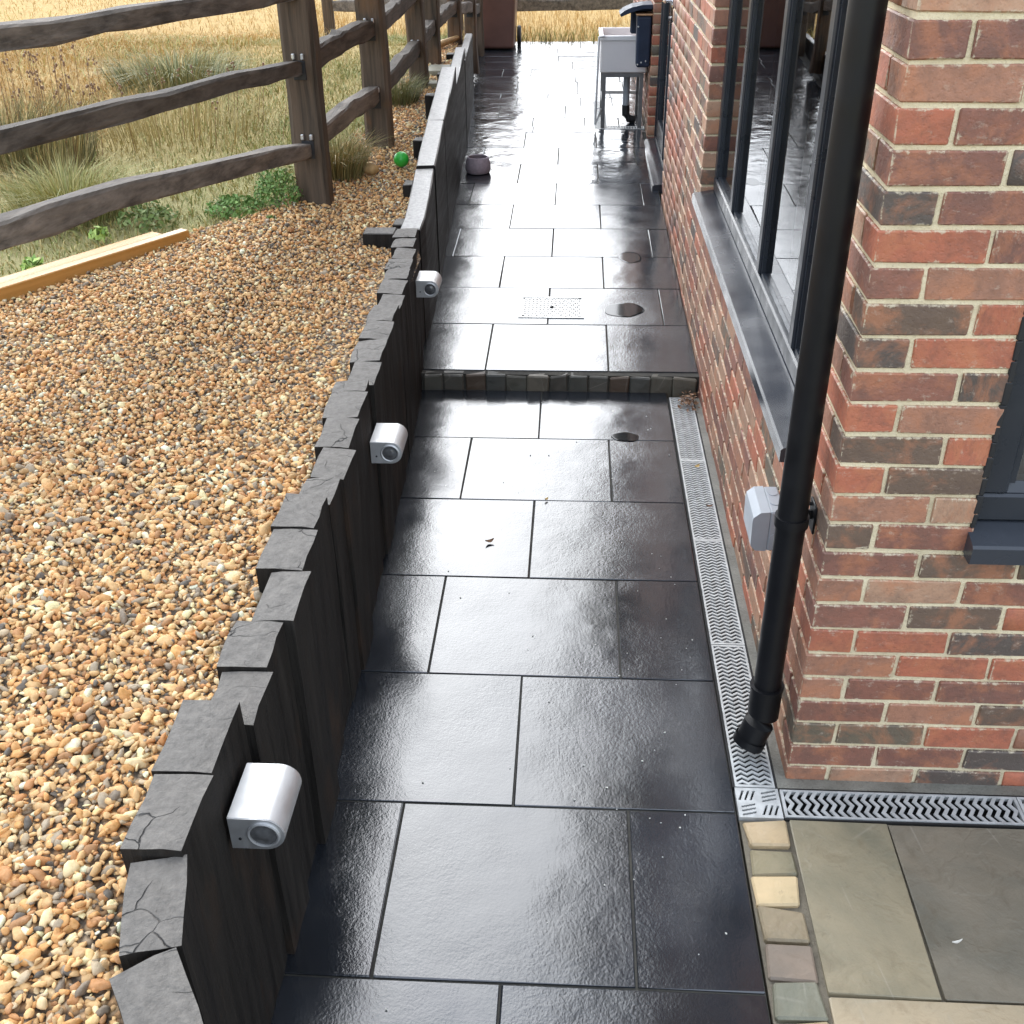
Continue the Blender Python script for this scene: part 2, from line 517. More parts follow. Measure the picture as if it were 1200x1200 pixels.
def mk_concrete(name, a, b, rough=0.7):
    n = NT(name)
    c = n.mix(n.rng(n.noise(n.pos, 8, 6, 0.7), 0.3, 0.7), a, b)
    c = n.mix(n.rng(n.noise(n.pos, 150, 3, 0.7), 0.55, 0.75, 0, 0.6), c, tuple(x * 0.45 for x in a))
    n.set('Base Color', c); n.set('Roughness', rough)
    n.nrm(n.bump(n.noise(n.pos, 90, 5, 0.7), 0.6, 0.005))
    MAT[name] = n.m
mk_concrete('joint_grout', (0.022, 0.021, 0.018), (0.062, 0.057, 0.044), 0.85)
mk_concrete('sand_grout', (0.10, 0.085, 0.06), (0.20, 0.17, 0.12))
mk_concrete('concrete', (0.11, 0.105, 0.085), (0.22, 0.21, 0.175), 0.55)
mk_concrete('plaster', (0.55, 0.53, 0.5), (0.65, 0.63, 0.6))

def mk_glass():
    n = NT('window_glass')
    t = n.t; t.nodes.remove(n.p)
    tr = t.nodes.new('ShaderNodeBsdfTransparent'); tr.inputs[0].default_value = (0.78, 0.82, 0.82, 1)
    gl = t.nodes.new('ShaderNodeBsdfGlossy'); gl.inputs['Roughness'].default_value = 0.0
    gl.inputs[0].default_value = (0.95, 0.97, 1.0, 1)
    fr = t.nodes.new('ShaderNodeFresnel'); fr.inputs[0].default_value = 3.0
    mx = t.nodes.new('ShaderNodeMixShader')
    b = n.bump(n.noise(n.obj, 2.5, 1), 0.012, 0.01)
    t.links.new(b, gl.inputs['Normal'])
    t.links.new(fr.outputs[0], mx.inputs[0]); t.links.new(tr.outputs[0], mx.inputs[1]); t.links.new(gl.outputs[0], mx.inputs[2])
    t.links.new(mx.outputs[0], n.out.inputs['Surface'])
    MAT['glass'] = n.m
mk_glass()
n_ = NT('puddle_water'); n_.set('Base Color', (0.014, 0.015, 0.016)); n_.set('Roughness', 0.07); n_.set('IOR', 1.33)
MAT['water'] = n_.m

plain('frame_paint', (0.022, 0.026, 0.033), 0.33, 0, 0.1, 6, 0.05)
plain('sill_paint', (0.033, 0.037, 0.045), 0.22, 0, 0.2, 1.5, 0.0)
plain('pipe_plastic', (0.006, 0.006, 0.007), 0.46, 0, 0.25, 8, spec=0.3)
plain('grey_plastic', (0.33, 0.35, 0.37), 0.42, 0, 0.06, 9)
plain('galvanised', (0.47, 0.475, 0.46), 0.5, 0.25, 0.2, 26, 0.1)
plain('trough_dark', (0.012, 0.011, 0.010), 0.8)
plain('brushed_alu', (0.62, 0.62, 0.615), 0.5, 0.85, 0.05, 14, 0.08, bsc=350)
plain('lens_glass', (0.12, 0.12, 0.12), 0.15, 0.3, 0.3, 60)
plain('ceramic', (0.74, 0.70, 0.68), 0.14, 0, 0.03, 4)
plain('ceramic_rim', (0.80, 0.78, 0.76), 0.16, 0, 0.04, 9)
plain('steel_grey', (0.16, 0.16, 0.16), 0.4, 0.6)
plain('white_plastic', (0.72, 0.71, 0.68), 0.35, 0, 0.06)
plain('navy_plastic', (0.012, 0.021, 0.045), 0.6, 0, 0.2, 9)
plain('tan_edge', (0.42, 0.24, 0.12), 0.5)
plain('brown_plastic', (0.125, 0.062, 0.048), 0.38, 0, 0.12, 6, 0.1)
plain('black_rubber', (0.012, 0.012, 0.013), 0.6)
plain('green_plastic', (0.03, 0.42, 0.045), 0.35, 0, 0.15, 30)
plain('pot_glaze', (0.46, 0.39, 0.43), 0.62, 0, 0.14, 60, 0.15)
plain('tan_stone', (0.46, 0.30, 0.13), 0.6, 0, 0.2, 30, 0.4, bsc=90)
plain('cover_steel', (0.45, 0.45, 0.44), 0.30, 0.75, 0.15, 40)
plain('chrome', (0.82, 0.82, 0.82), 0.12, 1.0, 0.03)
plain('leaf_brown', (0.20, 0.105, 0.05), 0.6, 0, 0.35, 60)
plain('leaf_yellow', (0.60, 0.42, 0.16), 0.55, 0, 0.2, 60)
plain('leaf_white', (0.65, 0.62, 0.55), 0.6, 0, 0.1, 60)
plain('roof_tile', (0.10, 0.06, 0.05), 0.7, 0, 0.2, 6, 0.3, bsc=30)
plain('soffit_white', (0.7, 0.7, 0.68), 0.5)
plain('cladding', (0.060, 0.062, 0.066), 0.6, 0, 0.2, 5, 0.2, bsc=40)
plain('bolt_steel', (0.62, 0.62, 0.60), 0.32, 0.8, 0.1)
plain('room_dark', (0.22, 0.20, 0.18), 0.8)

# ------------------------------------------------------------------ levels of the place
def path_z(y):                       # the path beyond the step climbs gently
    return 0.075 + 0.025 * (y - 2.43)
SL = math.atan(0.025)
def gravel_z(y):
    return 0.63 + 0.02 * max(-0.6, min(y, 8.0) - 2.0) if y < 8 else 0.75 - (min(y, 12.0) - 8.0) * 0.11
def gravel_h(x, y):                  # the gravel dips towards the low part of the sleepers
    return gravel_z(y) - 0.068 * math.exp(-((y - 2.6) / 1.5) ** 2) * min(1.0, max(0.0, (x + 1.95) / 0.5))
def wall_x(y):                       # line of the sleepers' path-side face
    if y < 2.43: return -1.19 - 0.036 * max(0.0, y)
    return -1.272 - 0.0445 * (y - 2.43)

# ground sheet reaching the horizon
xs = [-400, -150, -60, -30, -15, -9, -6, -5, -4.2, -3.5, -3, -2.6, -2.3, -2.05, -1.9, -1.75, -1.6, -1.48, -1.42, -1.36, -0.9, -0.4, 0.2, 1, 2.5, 5, 9, 15, 30, 60, 150, 400]
ys = [-400, -100, -40, -15, -8, -5, -3.4, -2.4, -1.7, -1.35, -1.25, -1, 0, 1, 2, 2.6, 3.2, 4, 5, 6, 7, 8, 9, 10, 11, 11.45, 11.6, 12, 13, 15, 18, 24, 40, 70, 150, 400]
def ground_z(x, y):
    if y < 11.5:
        edge = -1.43 if y < 3 else wall_x(y) - 0.16
        if x <= edge + 0.001: 
            base = gravel_h(x, max(y, -3)) - 0.022
            return base + (0.0 if x > -6 else 0.02 * math.sin(x * 0.3))
        return -0.35
    return 0.29 + 0.0015 * (y - 11.5)
gv = []; gf = []
for j, y in enumerate(ys):
    for i, x in enumerate(xs):
        gv.append((x, y, ground_z(x, y)))
for j in range(len(ys) - 1):
    for i in range(len(xs) - 1):
        a = j * len(xs) + i
        gf.append((a, a + 1, a + 1 + len(xs), a + len(xs)))
b = MB(); b.raw(gv, gf)
ground = tag(b.build('ground', MAT['field']), kind='structure')

# ------------------------------------------------------------------ slate path
def slab_obj(name, x0, x1, y0, y1, mat, parent, slope=False, th=0.03, gap=0.006, tilt=0.0024, jit=0.0015, col=None, zoff=0.0):
    cx, cy = (x0 + x1) / 2, (y0 + y1) / 2
    m = MB().cbox((0, 0, -th / 2), (x1 - x0 - gap, y1 - y0 - gap, th), 0.0018, 0)
    # uneven outline
    m.v = [(vx + random.uniform(-jit, jit), vy + random.uniform(-jit, jit), vz) for vx, vy, vz in m.v]
    o = link(name, m.mesh(name, mat), parent)
    z = (path_z(cy) if slope else 0.0) + random.uniform(-0.0012, 0.0008) + zoff
    o.location = (cx, cy, z)
    o.rotation_euler = (random.uniform(-tilt, tilt) + (SL if slope else 0), random.uniform(-tilt, tilt), 0)
    if col: o.color = (*col, 1)
    return o

b = MB().box((-0.72, -0.285, -0.0648), (1.146, 5.43, 0.12))
path = tag(b.build('path', MAT['joint_grout']), kind='structure')
rows = [-2.72, -2.20, -1.68, -1.163, -0.643, -0.130, 0.388, 0.902, 1.422, 1.937, 2.418]
for i in range(len(rows) - 1):
    if i % 2 == 0: cuts = [-1.292, -1.003, -0.423, -0.146]
    else: cuts = [-1.292, -0.719, -0.146]
    for k in range(len(cuts) - 1):
        slab_obj('slate_slab', cuts[k], cuts[k + 1], rows[i], rows[i + 1], MAT['slate'], path)

# upper path on its slope
b = MB()
y0, y1 = 2.44, 11.52
prof = [(y0, -0.2), (y1, -0.2), (y1, path_z(y1) - 0.0055), (y0, path_z(y0) - 0.0055)]
b.prism(prof, 'x', -1.80, 0.0)
prof = [(10.22, -0.2), (y1, -0.2), (y1, path_z(y1) - 0.0055), (10.22, path_z(10.22) - 0.0055)]
b.prism(prof, 'x', 0.003, 2.6)
upath = tag(b.build('path', MAT['joint_grout']), kind='structure')
urows = [2.476, 3.023, 3.53, 4.036, 4.555, 5.056, 5.563, 6.07, 6.566, 7.068]
def left_edge(y): return wall_x(y) - 0.03
for i in range(len(urows) - 1):
    ym = (urows[i] + urows[i + 1]) / 2
    if i % 2 == 0: cuts = [-0.984 if False else -0.985, -0.413, 0.0]
    else: cuts = [-1.288, -0.708, -0.122, 0.0]
    cuts = [left_edge(ym)] + [c for c in cuts if c > left_edge(ym) + 0.06]
    if urows[i] > 5.2: cuts[-1] = -0.03
    for k in range(len(cuts) - 1):
        slab_obj('slate_slab', cuts[k], cuts[k + 1], urows[i], urows[i + 1], MAT['slate_riven' if urows[i] > 5.5 else 'slate'], upath, True, tilt=0.0022)
frows = [7.068, 7.28, 7.592, 8.064, 8.40, 8.578, 9.14, 9.40, 9.80, 10.21, 10.543, 11.028, 11.50]
rr = random.Random(5)
for i in range(len(frows) - 1):
    ym = (frows[i] + frows[i + 1]) / 2
    x = left_edge(ym)
    xe = -0.004 if ym < 10.2 else 2.4
    while x < xe - 0.05:
        w = rr.choice([0.29, 0.44, 0.58, 0.58])
        x2 = min(xe, x + w)
        if xe - x2 < 0.12: x2 = xe
        if not (7.2 < ym < 7.3 and x2 > -0.42):
            slab_obj('slate_slab', x, x2, frows[i], frows[i + 1], MAT['slate_riven'], upath, True, tilt=0.004)
        else:
            if x < -0.47: slab_obj('slate_slab', x, -0.425, frows[i], frows[i + 1], MAT['slate_riven'], upath, True)
        x = x2

# step with a row of setts
b = MB().span((-1.32, 2.435, -0.1), (-0.004, 2.4396, 0.04))
step = tag(b.build('step', MAT['joint_grout']), kind='structure')
rs = random.Random(3)
x = -1.27
k = 0
setcols = [(0.085, 0.082, 0.07), (0.11, 0.10, 0.085), (0.10, 0.07, 0.05), (0.07, 0.07, 0.063), (0.10, 0.093, 0.075), (0.14, 0.125, 0.10), (0.08, 0.073, 0.062)]
while x < -0.03:
    w = rs.uniform(0.088, 0.104)
    if x + w > -0.03: w = -0.012 - x
    if w > 0.03:
        m = MB().cbox((0, 0, 0), (w - 0.004, 0.048, 0.10), 0.006, 0.005, rnd=rs)
        o = link('sett', m.mesh('sett', MAT['sandstone']), step, (x + w / 2, 2.448 + rs.uniform(-0.004, 0.003), 0.018 + rs.uniform(-0.004, 0.003)), (0, 0, rs.uniform(-0.05, 0.05)))
        o.color = (*setcols[k % len(setcols)], 1)
    x += w; k += 1

# sandstone patio with its border of setts
b = MB().span((-0.14, -4.0, -0.15), (4.0, -0.145, -0.012))
b.span((-0.026, -0.1449, -0.15), (4.0, -0.140, -0.012))
patio = tag(b.build('patio', MAT['sand_grout']), kind='structure')
ysett = [-0.147, -0.236, -0.325, -0.416, -0.515, -0.608, -0.702, -0.80, -0.89, -0.99, -1.09, -1.18, -1.28, -1.37, -1.47, -1.57, -1.66, -1.76]
sc_ = [(0.40, 0.305, 0.19), (0.21, 0.185, 0.12), (0.52, 0.40, 0.24), (0.24, 0.195, 0.13), (0.21, 0.165, 0.13), (0.19, 0.185, 0.14)]
for i in range(len(ysett) - 1):
    w = ysett[i] - ysett[i + 1]
    m = MB().cbox((0, 0, -0.03), (0.105, w - 0.007, 0.06), 0.005, 0.0055, rnd=rs)
    o = link('sett', m.mesh('sett', MAT['sandstone']), patio, (-0.080 + rs.uniform(-0.003, 0.003), (ysett[i] + ysett[i + 1]) / 2, 0.001 + rs.uniform(-0.002, 0.003)), (rs.uniform(-.01, .01), rs.uniform(-.015, .015), rs.uniform(-0.025, 0.025)))
    o.color = (*sc_[i % 6], 1)
ssl = [(-0.018, 0.229, -0.640, -0.145, (0.235, 0.205, 0.142)), (0.229, 0.83, -0.640, -0.145, (0.165, 0.147, 0.115)), (0.83, 1.42, -0.64, -0.145, (0.22, 0.19, 0.13)),
       (-0.018, 0.58, -1.24, -0.640, (0.36, 0.295, 0.205)), (0.58, 1.18, -1.24, -0.64, (0.19, 0.17, 0.13)), (1.18, 1.78, -1.24, -0.64, (0.25, 0.21, 0.15)),
       (-0.018, 0.42, -1.84, -1.24, (0.22, 0.19, 0.14)), (0.42, 1.02, -1.84, -1.24, (0.28, 0.23, 0.16)), (1.02, 1.78, -1.84, -1.24, (0.17, 0.15, 0.12)), (1.42, 2.0, -0.64, -0.145, (0.17, 0.15, 0.12))]
for x0, x1, y0, y1, c in ssl:
    slab_obj('sandstone_slab', x0, x1, y0, y1, MAT['sandstone'], patio, gap=0.009, jit=0.003, col=c)

# concrete margins along the foot of the walls
b = MB().span((-0.0265, 0.0, -0.2), (0.03, 2.37, -0.004)).span((-0.0265, -0.0355, -0.2), (2.0, -0.0002, -0.004))
tag(b.build('wall_margin', MAT['concrete']), kind='structure')

# ------------------------------------------------------------------ drainage channels
def grate_mesh(length, width, pitch, amp, peaks, name='grate'):
    """cast slotted grate lying along +Y, top at z = 0"""
    m = MB()
    fr = 0.006
    m.span((-width / 2, 0, -0.012), (-width / 2 + fr, length, 0))
    m.span((width / 2 - fr, 0, -0.012), (width / 2, length, 0))
    m.span((-width / 2 + fr, 0.0, -0.012), (width / 2 - fr, 0.008, -0.0003))
    m.span((-width / 2 + fr, length - 0.008, -0.012), (width / 2 - fr, length, -0.0003))
    n = int((length - 0.016) / pitch)
    pp = (length - 0.016) / n
    wd = pp * 0.54
    N = peaks * 2
    W = width - 2 * fr
    for k in range(n):
        yc = 0.008 + pp * (k + 0.5)
        vs = []; fs = []
        for i in range(N + 1):
            xx = -W / 2 + W * i / N
            yy = min(max(yc + (amp if i % 2 else -amp) , 0.0075 + wd / 2), length - 0.0075 - wd / 2)
            for dy, dz in ((-wd / 2, -0.0042), (wd / 2, -0.0042), (wd / 2 - 0.0008, -0.0008), (-wd / 2 + 0.0008, -0.0008)):
                vs.append((xx, yy + dy, dz))
        for i in range(N):
            a = i * 4
            for e in range(4):
                fs.append((a + e, a + (e + 1) % 4, a + 4 + (e + 1) % 4, a + 4 + e))
        m.raw(vs, fs)
    return m.mesh(name, MAT['galvanised'])

def channel(x0, x1, y0, y1, z, segs, pitch, amp, peaks, along, label):
    t = empty('drain_channel', ((x0 + x1) / 2, (y0 + y1) / 2, z), 0, label, 'drain', 'slotted drainage channels set in the paving')
    L = (y1 - y0) if along == 'y' else (x1 - x0)
    Wd = (x1 - x0) if along == 'y' else (y1 - y0)
    m = MB()
    for s in (-1, 1):
        m.span((s * Wd / 2 - 0.0025, -L / 2, -0.075), (s * Wd / 2 + 0.0025, L / 2, -0.002))
    m.span((-Wd / 2 + 0.0026, -L / 2, -0.075), (Wd / 2 - 0.0026, L / 2, -0.07))
    rz = 0 if along == 'y' else math.pi / 2
    link('channel', m.mesh('channel', MAT['trough_dark']), t, (0, 0, 0), (0, 0, rz))
    sl = L / segs
    g = grate_mesh(sl - 0.002, Wd - 0.009, pitch, amp, peaks)
    for k in range(segs):
        yy = -L / 2 + sl * k + 0.001
        loc = (0, yy, random.uniform(-0.0008, 0.0008)) if along == 'y' else (-yy, 0, random.uniform(-0.0008, 0.0008))
        link('grate', g, t, loc, (random.uniform(-.001, .001), random.uniform(-.004, .004), rz))
    return t
channel(-0.142, -0.029, -0.036, 2.37, -0.002, 4, 0.0175, 0.0055, 3, 'y', 'long narrow slotted metal drain channel running beside the slate path along the side brick wall')
channel(-0.024, 1.80, -0.140, -0.037, -0.002, 3, 0.0215, 0.0065, 2, 'x', 'slotted metal drain channel with zigzag slots crossing below the front brick wall')
# corner grate
t = empty('drain_channel', (-0.084, -0.0905, -0.002), 0, 'small square corner drain grate where the two slotted channels meet', 'drain', 'slotted drainage channels set in the paving')
m = MB()
m.span((-0.058, -0.053, -0.075), (0.058, 0.053, -0.02))
m.build('channel', MAT['trough_dark'], t)
def plate_with_slots():
    m = MB()
    W, H = 0.112, 0.102
    n = 28
    slots = []
    for gx, gy, dr in ((-0.028, 0.024, 0), (0.028, 0.024, 1), (-0.028, -0.024, 1), (0.028, -0.024, 0)):
        for k in (-1, 0, 1):
            slots.append((gx, gy, dr, k))
    def is_slot(x, y):
        for gx, gy, dr, k in slots:
            u, v = (x - gx, y - gy)
            if dr == 0:
                cx_ = k * 0.0145 + 0.006 * (1 if v > 0 else -1) * (abs(v) / 0.016)
                if abs(v) < 0.017 and abs(u - cx_) < 0.0032: return True
            else:
                cy_ = k * 0.0135 + 0.005 * (1 if u > 0 else -1) * (abs(u) / 0.018)
                if abs(u) < 0.019 and abs(v - cy_) < 0.003: return True
        return False
    nx, ny = 56, 52
    top = {}
    for i in range(nx):
        for j in range(ny):
            x = -W / 2 + W * (i + .5) / nx; y = -H / 2 + H * (j + .5) / ny
            top[(i, j)] = not is_slot(x, y)
    vs = []; vi = {}; fs = []
    def V(i, j, k):
        if (i, j, k) not in vi:
            vi[(i, j, k)] = len(vs)
            vs.append((-W / 2 + W * i / nx, -H / 2 + H * j / ny, 0 if k else -0.01))
        return vi[(i, j, k)]
    for (i, j), s in top.items():
        if s: fs.append((V(i, j, 1), V(i + 1, j, 1), V(i + 1, j + 1, 1), V(i, j + 1, 1)))
        else: 
            for (di, dj, a, b2) in ((-1, 0, (i, j), (i, j + 1)), (1, 0, (i + 1, j + 1), (i + 1, j)), (0, -1, (i + 1, j), (i, j)), (0, 1, (i, j + 1), (i + 1, j + 1))):
                if top.get((i + di, j + dj), True):
                    fs.append((V(*a, 1), V(*b2, 1), V(*b2, 0), V(*a, 0)))
    m.raw(vs, fs)
    return m.mesh('grate', MAT['galvanised'])
link('grate', plate_with_slots(), t)
m = MB()
for a, b2 in (((-0.056, -0.051, -0.019), (-0.0535, 0.051, -0.0003)), ((0.0535, -0.051, -0.019), (0.056, 0.051, -0.0003)), ((-0.0534, -0.051, -0.019), (0.0534, -0.0485, -0.0003)), ((-0.0534, 0.0485, -0.019), (0.0534, 0.051, -0.0003))):
    m.span(a, b2)
m.build('frame', MAT['galvanised'], t)

# ------------------------------------------------------------------ house
house = empty('brick_house', (0, 0, 0), 0, 'red and brown brick house with dark grey window frames beside the wet slate path', 'house')
ZB = 0.045
HT = 5.55
YEND = 10.2
FX = 4.6
W1 = (0.325, 1.58, 0.72, 2.145)         # front window opening x0,x1,z0,z1
W2 = (0.42, 2.985, 0.72, 2.145)         # side window opening y0,y1,z0,z1
D1 = (5.16, 6.92, -0.30, 2.22)          # side door opening
def wall_core():
    m = MB(); r = 0.0058; g = 0.006
    def sheet(o, u0, u1, op):
        us = [u0]; 
        for a in op: us += [a[0] - g, a[1] + g]
        us.append(u1)
        for i in range(0, len(us), 2): yield us[i], us[i + 1], -0.3, HT
        for a in op:
            if a[2] > 0: yield a[0] - g, a[1] + g, -0.3, a[2] - g
            yield a[0] - g, a[1] + g, a[3] + g, HT
    for a, b2, z0, z1 in sheet(m, 0.3, FX, [W1]):
        m.span((a, r, z0), (b2, 0.29, z1))
    for a, b2, z0, z1 in sheet(m, 0.0058, YEND - 0.005, [W2, D1]):
        m.span((r, a, z0), (0.2995, b2, z1))
    m.span((0.3, YEND - 0.3, -0.3), (FX, YEND - 0.005, HT))
    m.span((FX - 0.3, 0.2905, -0.3), (FX - 0.003, YEND - 0.3005, HT))
    return m
wall = wall_core().build('wall', MAT['mortar'], house)
# rooms behind the windows
m = MB().span((0.2998, 0.2902, -0.3), (FX - 0.3002, YEND - 0.3002, 0.12)); m.build('floor', MAT['room_dark'], house)
m = MB().span((0.2998, 0.2902, 2.5), (FX - 0.3002, YEND - 0.3002, 2.6)); m.build('ceiling', MAT['plaster'], house)
m = MB().span((0.30, 3.6, 0.1201), (FX - 0.3002, 3.7, 2.4999)); m.build('partition', MAT['plaster'], house)
# dark weatherboarding above the brickwork
m = MB(); z = 2.725
while z < HT - 0.06:
    h = min(0.16, HT - 0.052 - z)
    m.prism([(0.004, z), (-0.024, z), (-0.008, z + h), (0.004, z + h)], 'y', -0.03, YEND)
    m.prism([(0.004, z), (-0.024, z), (-0.008, z + h), (0.004, z + h)], 'x', -0.0079, FX)
    z += 0.1605
m.build('cladding', MAT['cladding'], house)['kind'] = 'stuff'
# roof
m = MB()
m.prism([(-0.34, HT - 0.02), (FX / 2, HT + 1.75), (FX + 0.34, HT - 0.02), (FX + 0.34, HT + 0.08), (FX / 2, HT + 1.87), (-0.34, HT + 0.08)], 'y', -0.25, YEND + 0.25)
roof = m.build('roof', MAT['roof_tile'], house)
m = MB().span((-0.30, -0.2, HT - 0.05), (FX + 0.3, YEND + 0.2, HT - 0.022)); m.build('soffit', MAT['soffit_white'], house)

BC = {'R': (0.44, 0.125, 0.058), 'P': (0.22, 0.09, 0.06), 'D': (0.10, 0.077, 0.062), 'B': (0.15, 0.095, 0.062), 'M': (0.36, 0.16, 0.09), 'T': (0.45, 0.25, 0.145), 'O': (0.135, 0.105, 0.066), 'Q': (0.26, 0.10, 0.062)}
front = ['TTM', 'PPQ', 'MQM', 'RQD', 'PDR', 'DPM', 'RPM', 'QMR', 'BRD', 'DRP', 'QDP', 'RMR', 'BRP', 'RBM', 'MTR', 'BQP', 'PBO', 'MTQ', 'QBR', 'RRD', 'MRR', 'MQP', 'QMB', 'OOR', 'QPD', 'MTD']  # from the top course down
bm_v = [MB().cbox((0, 0, 0), (0.215, 0.1025, 0.065), 0.0030, 0.0019, rnd=random.Random(s)).mesh('brick', MAT['brick']) for s in range(8)]
np_src = []
for s in range(8):
    me = bm_v[s]
    me.calc_loop_triangles()
    co = np.array([v.co for v in me.vertices]); tr = np.array([t_.vertices[:] for t_ in me.loop_triangles])
    np_src.append((co, tr))
def clip(a, b, ops, z0, z1):
    out = [(a, b)]
    for o0, o1, oz0, oz1 in ops:
        if z1 > oz0 + 0.01 and z0 < oz1 - 0.01:
            nx = []
            for p, q in out:
                if q <= o0 or p >= o1: nx.append((p, q)); continue
                if p < o0: nx.append((p, o0))
                if q > o1: nx.append((o1, q))
            out = nx
    return [(p, q) for p, q in out if q - p > 0.025]
rb = random.Random(11)
for k_ in BC:
    l_ = 0.3 * BC[k_][0] + 0.6 * BC[k_][1] + 0.1 * BC[k_][2]
    BC[k_] = tuple(c * 0.90 + l_ * 0.10 for c in BC[k_])
def rcol(side):
    k = rb.choices('RPDBMTOQ', (4, 2, 0.5, 1.2, 5, 4.5, 1, 2.5) if side else (4, 3, 2, 2, 3, 1.2, 1, 3))[0]  # side wall mix is paler: its sheen at grazing angle put into the colours
    j = rb.uniform(0.85, 1.15)
    return tuple(c * j for c in BC[k])
recs = []   # centre, yaw, length, colour, faces
kmax = int((2.72 - ZB) / 0.075)
for k in range(-2, kmax):
    z0 = ZB + 0.075 * k + 0.005; z1 = z0 + 0.065; zc = (z0 + z1) / 2
    odd = k % 2 == 1
    # front wall
    x = 0.0; first = True; ci = 0
    rowi = 24 - k
    while x < FX - 0.05:
        L = 0.1025 if (first and odd) else 0.215
        e = min(x + L, FX)
        for p, q in clip(x, e, [W1], z0, z1):
            s = front[rowi] if 0 <= rowi < len(front) else None
            if s and ci < len(s):
                j = rb.uniform(0.93, 1.07); col = tuple(c * j for c in BC[s[ci]])
            else: col = rcol(False)
            if first and odd:
                recs.append(((0.05125, 0.1075, zc), math.pi / 2, 0.215, col, 'both', k))
            else:
                recs.append((((p + q) / 2, 0.05125, zc), 0.0, q - p, col, 'both' if first else 'front', k))
        x = e + 0.010; first = False; ci += 1
    # side wall
    y = 0.225 if odd else 0.1125
    while y < YEND - 0.02:
        e = min(y + 0.215, YEND)
        for p, q in clip(y, e, [W2, D1], z0, z1):
            if z1 > (path_z((p + q) / 2) if p > 2.4 else -0.03) - 0.05:
                recs.append(((0.05125, (p + q) / 2, zc), math.pi / 2, q - p, rcol(True), 'side', k))
        y = e + 0.010
def cam_px(pt):
    d = Vector(pt) - CAM_LOC
    r_, u_, f_ = (d.dot(Vector(a)) for a in CAM_R)
    if f_ <= 0.1: return None
    return 600 + 1251.35 * r_ / f_, 600 - 1251.35 * u_ / f_, d
def size_px(rec):
    c, yaw, L, col, fc, k = rec
    n = Vector((0, -1, 0)) if fc != 'side' else Vector((-1, 0, 0))
    pt = Vector(c) + n * 0.05
    q = cam_px(pt)
    if not q: return 0
    u, v, d = q
    if u < -10 or u > 1215 or v < -20 or v > 1210: return 0
    if fc == 'side' and c[1] > 6.9: return 0
    if fc == 'side' and 0.3 < c[1] < 1.0 and c[2] > 0.85: return 0
    return L * 0.065 * (1251 / d.length) ** 2 * max(0.02, -n.dot(d.normalized()))
order = sorted(range(len(recs)), key=lambda i: -size_px(recs[i]))
single = set(i for i in order[:300] if size_px(recs[i]) > 0)
V_, F_, C_ = [], [], []; nv = 0
for i, (c, yaw, L, col, fc, k) in enumerate(recs):
    s = rb.randrange(8); flip = rb.choice((0, math.pi))
    jx = rb.uniform(-0.0012, 0.0012)
    c = (c[0] + (jx if fc == 'side' else 0), c[1] + (jx if fc == 'front' else 0), c[2] + rb.uniform(-0.001, 0.001))
    if i in single:
        o = link('brick', bm_v[s], wall, c, (0, 0, yaw + flip), (L / 0.215, 1, 1))
        o.color = (*col, 1)
    else:
        co, tr = np_src[s]
        ca, sa = math.cos(yaw), math.sin(yaw)
        P = co * np.array([L / 0.215, 1, 1])
        P = np.stack([P[:, 0] * ca - P[:, 1] * sa, P[:, 0] * sa + P[:, 1] * ca, P[:, 2]], 1) + np.array(c)
        V_.append(P); F_.append(tr + nv); C_.append(np.tile(col, (len(co), 1))); nv += len(co)
o = link('brickwork', np_mesh('brickwork', np.concatenate(V_), np.concatenate(F_), MAT['brick_joined'], np.concatenate(C_)), wall)
o['kind'] = 'stuff'

# --- side window: dark frame, five lights, sill
def frame_bar(m, a, b2, ch=0.006):
    c = [(a[i] + b2[i]) / 2 for i in range(3)]; d = [abs(b2[i] - a[i]) for i in range(3)]
    m.cbox(c, d, ch)
win = empty('window', (0.06, (W2[0] + W2[1]) / 2, W2[2]), 0, parent=house)
def in_win(o): 
    o.parent = win; o.location = (-0.06, -(W2[0] + W2[1]) / 2, -W2[2]); return o
fx0, fx1 = 0.058, 0.128
zb, zt = 0.778, 2.14
m = MB()
frame_bar(m, (fx0, W2[0] + 0.004, zb), (fx1, W2[1] - 0.004, zb + 0.062))
frame_bar(m, (fx0, W2[0] + 0.004, zt - 0.062), (fx1, W2[1] - 0.004, zt))
frame_bar(m, (fx0 + 0.001, W2[0] + 0.004, zb + 0.0625), (fx1 - 0.001, W2[0] + 0.066, zt - 0.0625))
frame_bar(m, (fx0 + 0.001, W2[1] - 0.066, zb + 0.0625), (fx1 - 0.001, W2[1] - 0.004, zt - 0.0625))
in_win(m.build('frame', MAT['frame_paint']))
for yc in (0.93, 1.61, 2.38):
    m = MB(); frame_bar(m, (fx0 + 0.0015, yc - 0.030, zb + 0.0625), (fx1 - 0.002, yc + 0.030, zt - 0.0625))
    in_win(m.build('mullion', MAT['frame_paint']))
edges = [W2[0] + 0.066, 0.90, 0.96, 1.58, 1.64, 2.35, 2.41, W2[1] - 0.066]
